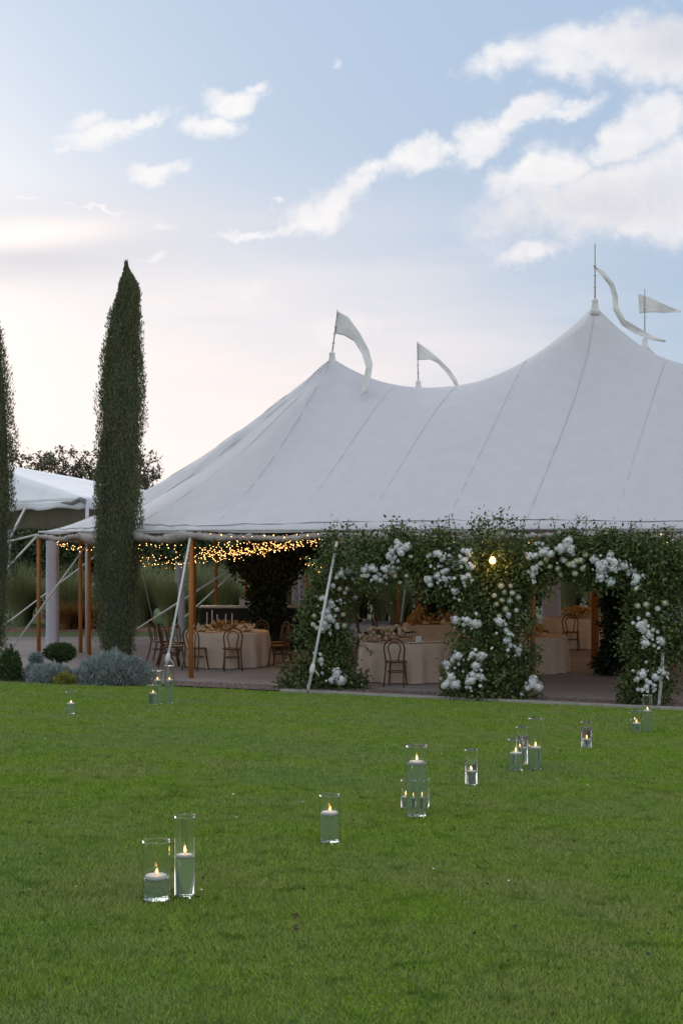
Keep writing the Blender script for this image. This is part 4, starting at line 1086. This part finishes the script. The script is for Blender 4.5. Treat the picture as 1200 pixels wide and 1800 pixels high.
def taper_data():
    root = bpy.data.objects.new('taper_candle', None); link(root)
    m = MB(); m.lathe([(.05, 0), (.048, .012), (.012, .03), (.010, .12), (.018, .13), (.018, .15), (.012, .152)], 12); m.build('holder', M_brass, root)
    m = MB(); m.lathe([(.011, .15), (.009, .44), (.003, .45)], 8); m.build('candle', M_wax, root)
    return root
def glass_data():
    root = bpy.data.objects.new('wine_glass', None); link(root)
    m = MB(); m.lathe([(.034, 0), (.034, .003), (.004, .008), (.004, .09), (.025, .105), (.04, .14), (.034, .20), (.033, .20), (.038, .14), (.023, .107), (.0001, .096)], 12); m.build('bowl', M_glass, root)
    return root
tp0, gl0 = taper_data(), glass_data(); first = {'t': True, 'g': True}
def put(kind, px, topy, k, dy, label):
    src = tp0 if kind == 't' else gl0
    o = src if first[kind] else copy_tree(src); first[kind] = False
    x, y = TB[k]; Y = y + dy
    o.location = ((px - 600) / FP * Y, Y, .753)
    if kind == 't':
        zt = CZ - (topy - HY) / FP * Y; s = max(.5, (zt - .753) / .45); o.scale = (1, 1, s)
    tag(o, label, 'candle' if kind == 't' else 'glass', 'taper candles on the tables' if kind == 't' else 'wine glasses on the tables')
tl = ['ivory taper candle nearest the front wooden pole on the candle table', 'ivory taper candle second from the front wooden pole on the candle table', 'short ivory taper candle at the middle of the candle table', 'ivory taper candle just beyond the middle of the candle table', 'ivory taper candle nearest the dark greenery on the candle table']
for (px, ty), lb in zip(((364, 1076), (373, 1072), (382, 1080), (397, 1079), (408, 1078)), tl): put('t', px, ty, 'A', -.25 + .08 * (px % 4), lb)
for (px, ty), lb in zip(((758, 1064), (771, 1073), (783, 1074), (795, 1070)), ('tallest taper candle above the amber flower mound', 'thin taper candle beside the tallest one over the amber flowers', 'taper candle near the leaf edge over the amber flowers', 'taper candle mostly behind the leaves by the amber flowers')): put('t', px, ty, 'E', -.3, lb)
for i, px in enumerate((340, 350, 388, 402, 420, 428, 440, 446)): put('g', px, 0, 'A', -.45 + .12 * (i % 3), 'stemmed wine glass among the place settings of the candle table')
for i, px in enumerate((716, 722, 727, 632, 640)): put('g', px, 0, 'B', -.35 + .1 * (i % 3), 'stemmed wine glass beside the peach roses')
def card(px, k, dy, label):
    x, y = TB[k]; Y = y + dy; m = MB(); m.add([(-.055, .03, 0), (.055, .03, 0), (.055, 0, .11), (-.055, 0, .11), (.055, -.03, 0), (-.055, -.03, 0)], [(0, 1, 2, 3), (3, 2, 4, 5)])
    o = m.build('table_card', M_card, sm=False); o.location = ((px - 600) / FP * Y, Y, .753); o.rotation_euler = (0, 0, .2); o.modifiers.new('t', 'SOLIDIFY').thickness = .002
    tag(o, label, 'card')
card(735, 'B', -.3, 'folded white card standing beside the glasses near the peach roses')
def plate(px, k, dy, label):
    x, y = TB[k]; Y = y + dy; m = MB(); m.lathe([(.0001, .002), (.08, .002), (.13, .014), (.135, .016), (.13, .018), (.08, .007), (.0001, .007)], 24)
    o = m.build('dinner_plate', M_card); o.location = ((px - 600) / FP * Y, Y, .752); tag(o, label, 'plate', 'white plates on the tables')
for i, px in enumerate((676, 725, 745, 768)): plate(px, 'B', -.62 + .12 * abs(i - 1), 'white dinner plate laid on the peach rose table')
for px, dy in ((372, -.62), (418, -.68), (446, -.45)): plate(px, 'A', dy, 'white dinner plate laid on the candle table')
# bar
br = P(436, 1066, 34.2); bar = empty('bar_counter', (br.x, br.y, 0), 'long black bar counter with pale top behind the candle table', 'bar')
m = MB(); m.box((.45, 0, .52), (3.2, .6, 1.04)); m.build('body', M_bar, bar, sm=False)
m = MB(); m.box((.45, 0, 1.062), (3.3, .72, .04)); m.build('counter_top', M_bartop, bar, sm=False)
m = MB(); m.box((.45, -.303, .62), (3.1, .006, .7)); m.build('front_panel', M_bar, bar, sm=False)
for px, w, lb in ((432, .30, 'white box standing on the black bar in the gap before the dark greenery'), (498, .16, 'small white box on the bar past the dark greenery')):
    m = MB(); m.box((0, 0, .1), (w, .24, .2)); o = m.build('white_box', M_box, sm=False); o.location = ((px - 600) / FP * 34.0, 34.0, 1.084); tag(o, lb, 'box')
    m = MB(); m.box((0, 0, .203), (w + .012, .252, .02)); m.build('lid', M_box, o, sm=False)

# ------------------------------------------------------------------ fairy lights and lantern
bulb_me = None
def strand(p0, p1, sag, spacing, label, jit=.05, glow=0.0, skip=0.0):
    p0, p1 = Vector(p0), Vector(p1); ln = (p1 - p0).length; n = max(3, int(ln / spacing))
    org = p0.copy(); root = empty('light_string', org, label, 'string lights', 'warm fairy light strands under the tent')
    q = []
    for i in range(n + 1):
        s = i / n; p = p0.lerp(p1, s); p.z -= 4 * sag * s * (1 - s); q.append(p + Vector((random.uniform(-1, 1), random.uniform(-1, 1), random.uniform(-1, 1))) * jit - org)
    m = MB(); m.tube(q, .004, 4); m.build('wire', M_wire, root)
    b = MB()
    for p in q[1:-1]:
        if random.random() < skip: continue
        b.ball(p - Vector((0, 0, .015)), random.uniform(.0045, .0105), 6, 4)
    o = b.build('bulbs', M_bulb, root); o['kind'] = 'stuff'
    if glow:
        l = bpy.data.lights.new('string_glow', 'POINT'); l.energy = glow; l.color = (1, .55, .2); l.shadow_soft_size = .25
        lo = link(bpy.data.objects.new('string_glow', l), root); c = (p0 + p1) / 2; c.z -= sag + .1; lo.location = c - org
    return root
SL = 'fairy light strand in the glowing swag between the cypress and the bar'
for i in range(16):
    strand(P(345 + random.uniform(-12, 12), 986 - i * 1.6, 31 + random.uniform(-1, 1)), P(568 + random.uniform(-25, 15), 950 - i * .9, 28.5 + random.uniform(-1, 1)), random.uniform(.0, .17), .115, SL, .075, 7 if i in (2, 8) else 0, .25)
for i in range(5):
    strand(P(226 + random.uniform(-6, 6), 974 + i * 3, 34), P(352 + random.uniform(-8, 8), 976 + i * 3, 33), random.uniform(.03, .12), .12, SL, .06, 0, .2)
for i in range(3):
    strand(P(230, 948 + i * 6, 32), P(350 + 30 * i, 948 + i * 7, 30), .08, .20, SL, .06, 0, .3)
for i in range(4):
    strand(P(92 + 4 * i, 950 + 2 * i, 33), P(172, 956 + 3 * i, 32.5), .08, .10, 'fairy light strand above the broad lilac column', .05)
for i in range(3):
    strand(P(525 + 5 * i, 975 + 5 * i, 29.5), P(566, 990 + 8 * i, 29), .05, .09, 'fairy light strand hanging behind the first flower pillar', .05)
strand(P(352, 938, 26.85), P(598, 938, 25.6), .03, .22, 'sparse fairy lights along the canvas edge beside the front pole', .03, 0, .15)
strand(P(598, 944, 25.6), P(830, 948, 24.9), .04, .12, 'fairy lights along the canvas edge over the first arch', .04, 0, .45)
strand(P(830, 948, 24.7), P(1010, 940, 24.0), .05, .16, 'fairy lights along the canvas edge over the widest pillar', .04, 0, .4)
strand(P(1010, 938, 23.7), P(1185, 938, 23.2), .03, .2, 'few fairy lights along the canvas edge over the second arch', .04, 0, .3)
strand(P(1140, 944, 23.4), P(1190, 952, 23.2), .03, .06, 'bunched fairy lights at the outer end of the second arch', .04)
for (u0, v0, u1, v1) in ((.5, 6, 3.4, 9), (6.75, 6, 3.4, 9), (6.75, 6, 10, 3), (6.75, 6, 10, 9.1)):
    strand(T(u0, v0, 4.2), T(u1, v1, 3.4), .3, .16, 'fairy light strand high inside the tent', .05, 12)
ln_ = P(865, 985, 23.25)
root = empty('lantern', ln_, 'glowing amber bulb hung in the leaves of the widest pillar', 'lantern')
m = MB(); m.lathe([(.001, -.062), (.03, -.055), (.048, -.03), (.052, 0), (.042, .03), (.026, .05), (.018, .062)], 14); m.build('bulb', M_lantern, root)
m = MB(); m.lathe([(.02, .06), (.022, .075), (.02, .10), (.006, .105)], 10); m.build('bulb_cap', M_wire, root)
m = MB(); m.tube([(0, 0, .085), (0, .02, .35)], .004, 5); m.build('cord', M_wire, root)
l = bpy.data.lights.new('lantern_light', 'POINT'); l.energy = 3; l.color = (1, .55, .2); l.shadow_soft_size = .08
lo = link(bpy.data.objects.new('lantern_light', l), root); lo.location = (0, -.16, 0)

# ------------------------------------------------------------------ floating candles in glass cylinders on the lawn
def vase(px, topy, basey, wpx, candy, label, lit=True):
    p = Lw(px, basey - .12 * wpx * .5); s = p.y / FP; r = wpx / 2 * s; h = (basey - topy) * s * 1.0
    root = empty('candle_vase', p, label, 'candle vase', 'floating candles in glass cylinders on the lawn')
    e = min(.004, r * .07); bt = min(.012, h * .05)
    g = MB(); g.lathe([(.0001, .002), (r * .96, .002), (r, .006), (r, h - .012), (r, h - .009), (r + .0005, h - .006), (r + .0008, h - .002), (r - e * .5, h), (r - e - .0008, h - .002), (r - e - .0005, h - .006), (r - e, h - .009), (r - e, h - .012), (r - e, bt + .003), (r - e - .003, bt), (.0001, bt)], 40); g.build('glass', M_glass, root, sharp=30, merge=True)
    cz = (basey - candy) * s; ri = r - e - .0006
    w = MB(); w.lathe([(.0001, bt + .0006), (ri - .003, bt + .0006), (ri, bt + .004), (ri, cz), (ri * .985, cz - .002), (.0001, cz - .002)], 40); w.build('water', M_water, root, sharp=30, merge=True)
    rc = min(ri * .9, .05); k = MB(); th = rc * .42
    k.lathe([(.0001, cz - th * .45), (rc * .8, cz - th * .45), (rc * .95, cz - th * .2), (rc, cz + th * .2), (rc * .96, cz + th * .5), (rc * .85, cz + th * .58), (.0001, cz + th * .5)], 24); k.build('candle', M_wax, root, merge=True)
    tz = cz + th * .5
    q = MB(); q.tube([(0, 0, tz - .002), (.001, 0, tz + .012)], .0014, 5); q.build('wick', M_wick, root)
    fh = .029 * random.uniform(.75, 1.2); fr = .0066
    f = MB(); f.lathe([(.0004, 0), (fr * .7, fh * .12), (fr, fh * .3), (fr * .75, fh * .55), (fr * .35, fh * .8), (.0003, fh)], 10, (.001, 0, tz + .008)); fo = f.build('flame', M_flame, root); fo.data.transform(Matrix.Translation((0, 0, tz + .008)) @ Matrix.Rotation(random.uniform(-.3, .3), 4, 'Y') @ Matrix.Translation((0, 0, -tz - .008)))
    return root
random.seed(21)
VS = [(275, 1479, 1588, 48, 1545, 'wide short candle cylinder, lowest of the pair nearest the camera'),
      (325, 1435, 1580, 36, 1506, 'tall slim candle cylinder close beside the wide short one'),
      (579, 1398, 1485, 36, 1432, 'single wide candle cylinder standing alone mid-lawn'),
      (732, 1312, 1439, 37, 1343, 'tallest candle cylinder, filled almost to its rim'),
      (714, 1371, 1424, 19, 1402, 'small candle cylinder peeping past the tallest one on its outer side'),
      (745, 1370, 1423, 19, 1402, 'small candle cylinder behind the tallest one on the tent side'),
      (828, 1318, 1383, 22, 1357, 'slim candle cylinder alone between the tallest one and the group of three'),
      (906, 1300, 1357, 26, 1326, 'front wide candle cylinder in the group of three'),
      (917, 1278, 1346, 21, 1316, 'middle candle cylinder in the group of three'),
      (940, 1263, 1356, 24, 1316, 'tall candle cylinder in the group of three'),
      (1030, 1269, 1317, 19, 1301, 'single small candle cylinder before the second arch'),
      (1113, 1252, 1285, 16, 1267, 'rear small candle cylinder in the trio by the outer pillar'),
      (1118, 1250, 1291, 17, 1273, 'front small candle cylinder in the trio by the outer pillar'),
      (1137, 1222, 1288, 17, 1251, 'tall candle cylinder in the trio by the outer pillar'),
      (125, 1216, 1257, 17, 1238, 'single small candle cylinder on the lawn before the yellow plant'),
      (269, 1204, 1241, 16, 1220, 'short front candle cylinder in the trio beside the lavender'),
      (277, 1179, 1239, 17, 1197, 'tall candle cylinder next to the lavender mound'),
      (298, 1170, 1238, 17, 1197, 'tall candle cylinder beside the foot of the guy strap')]
for v_ in VS: vase(*v_)
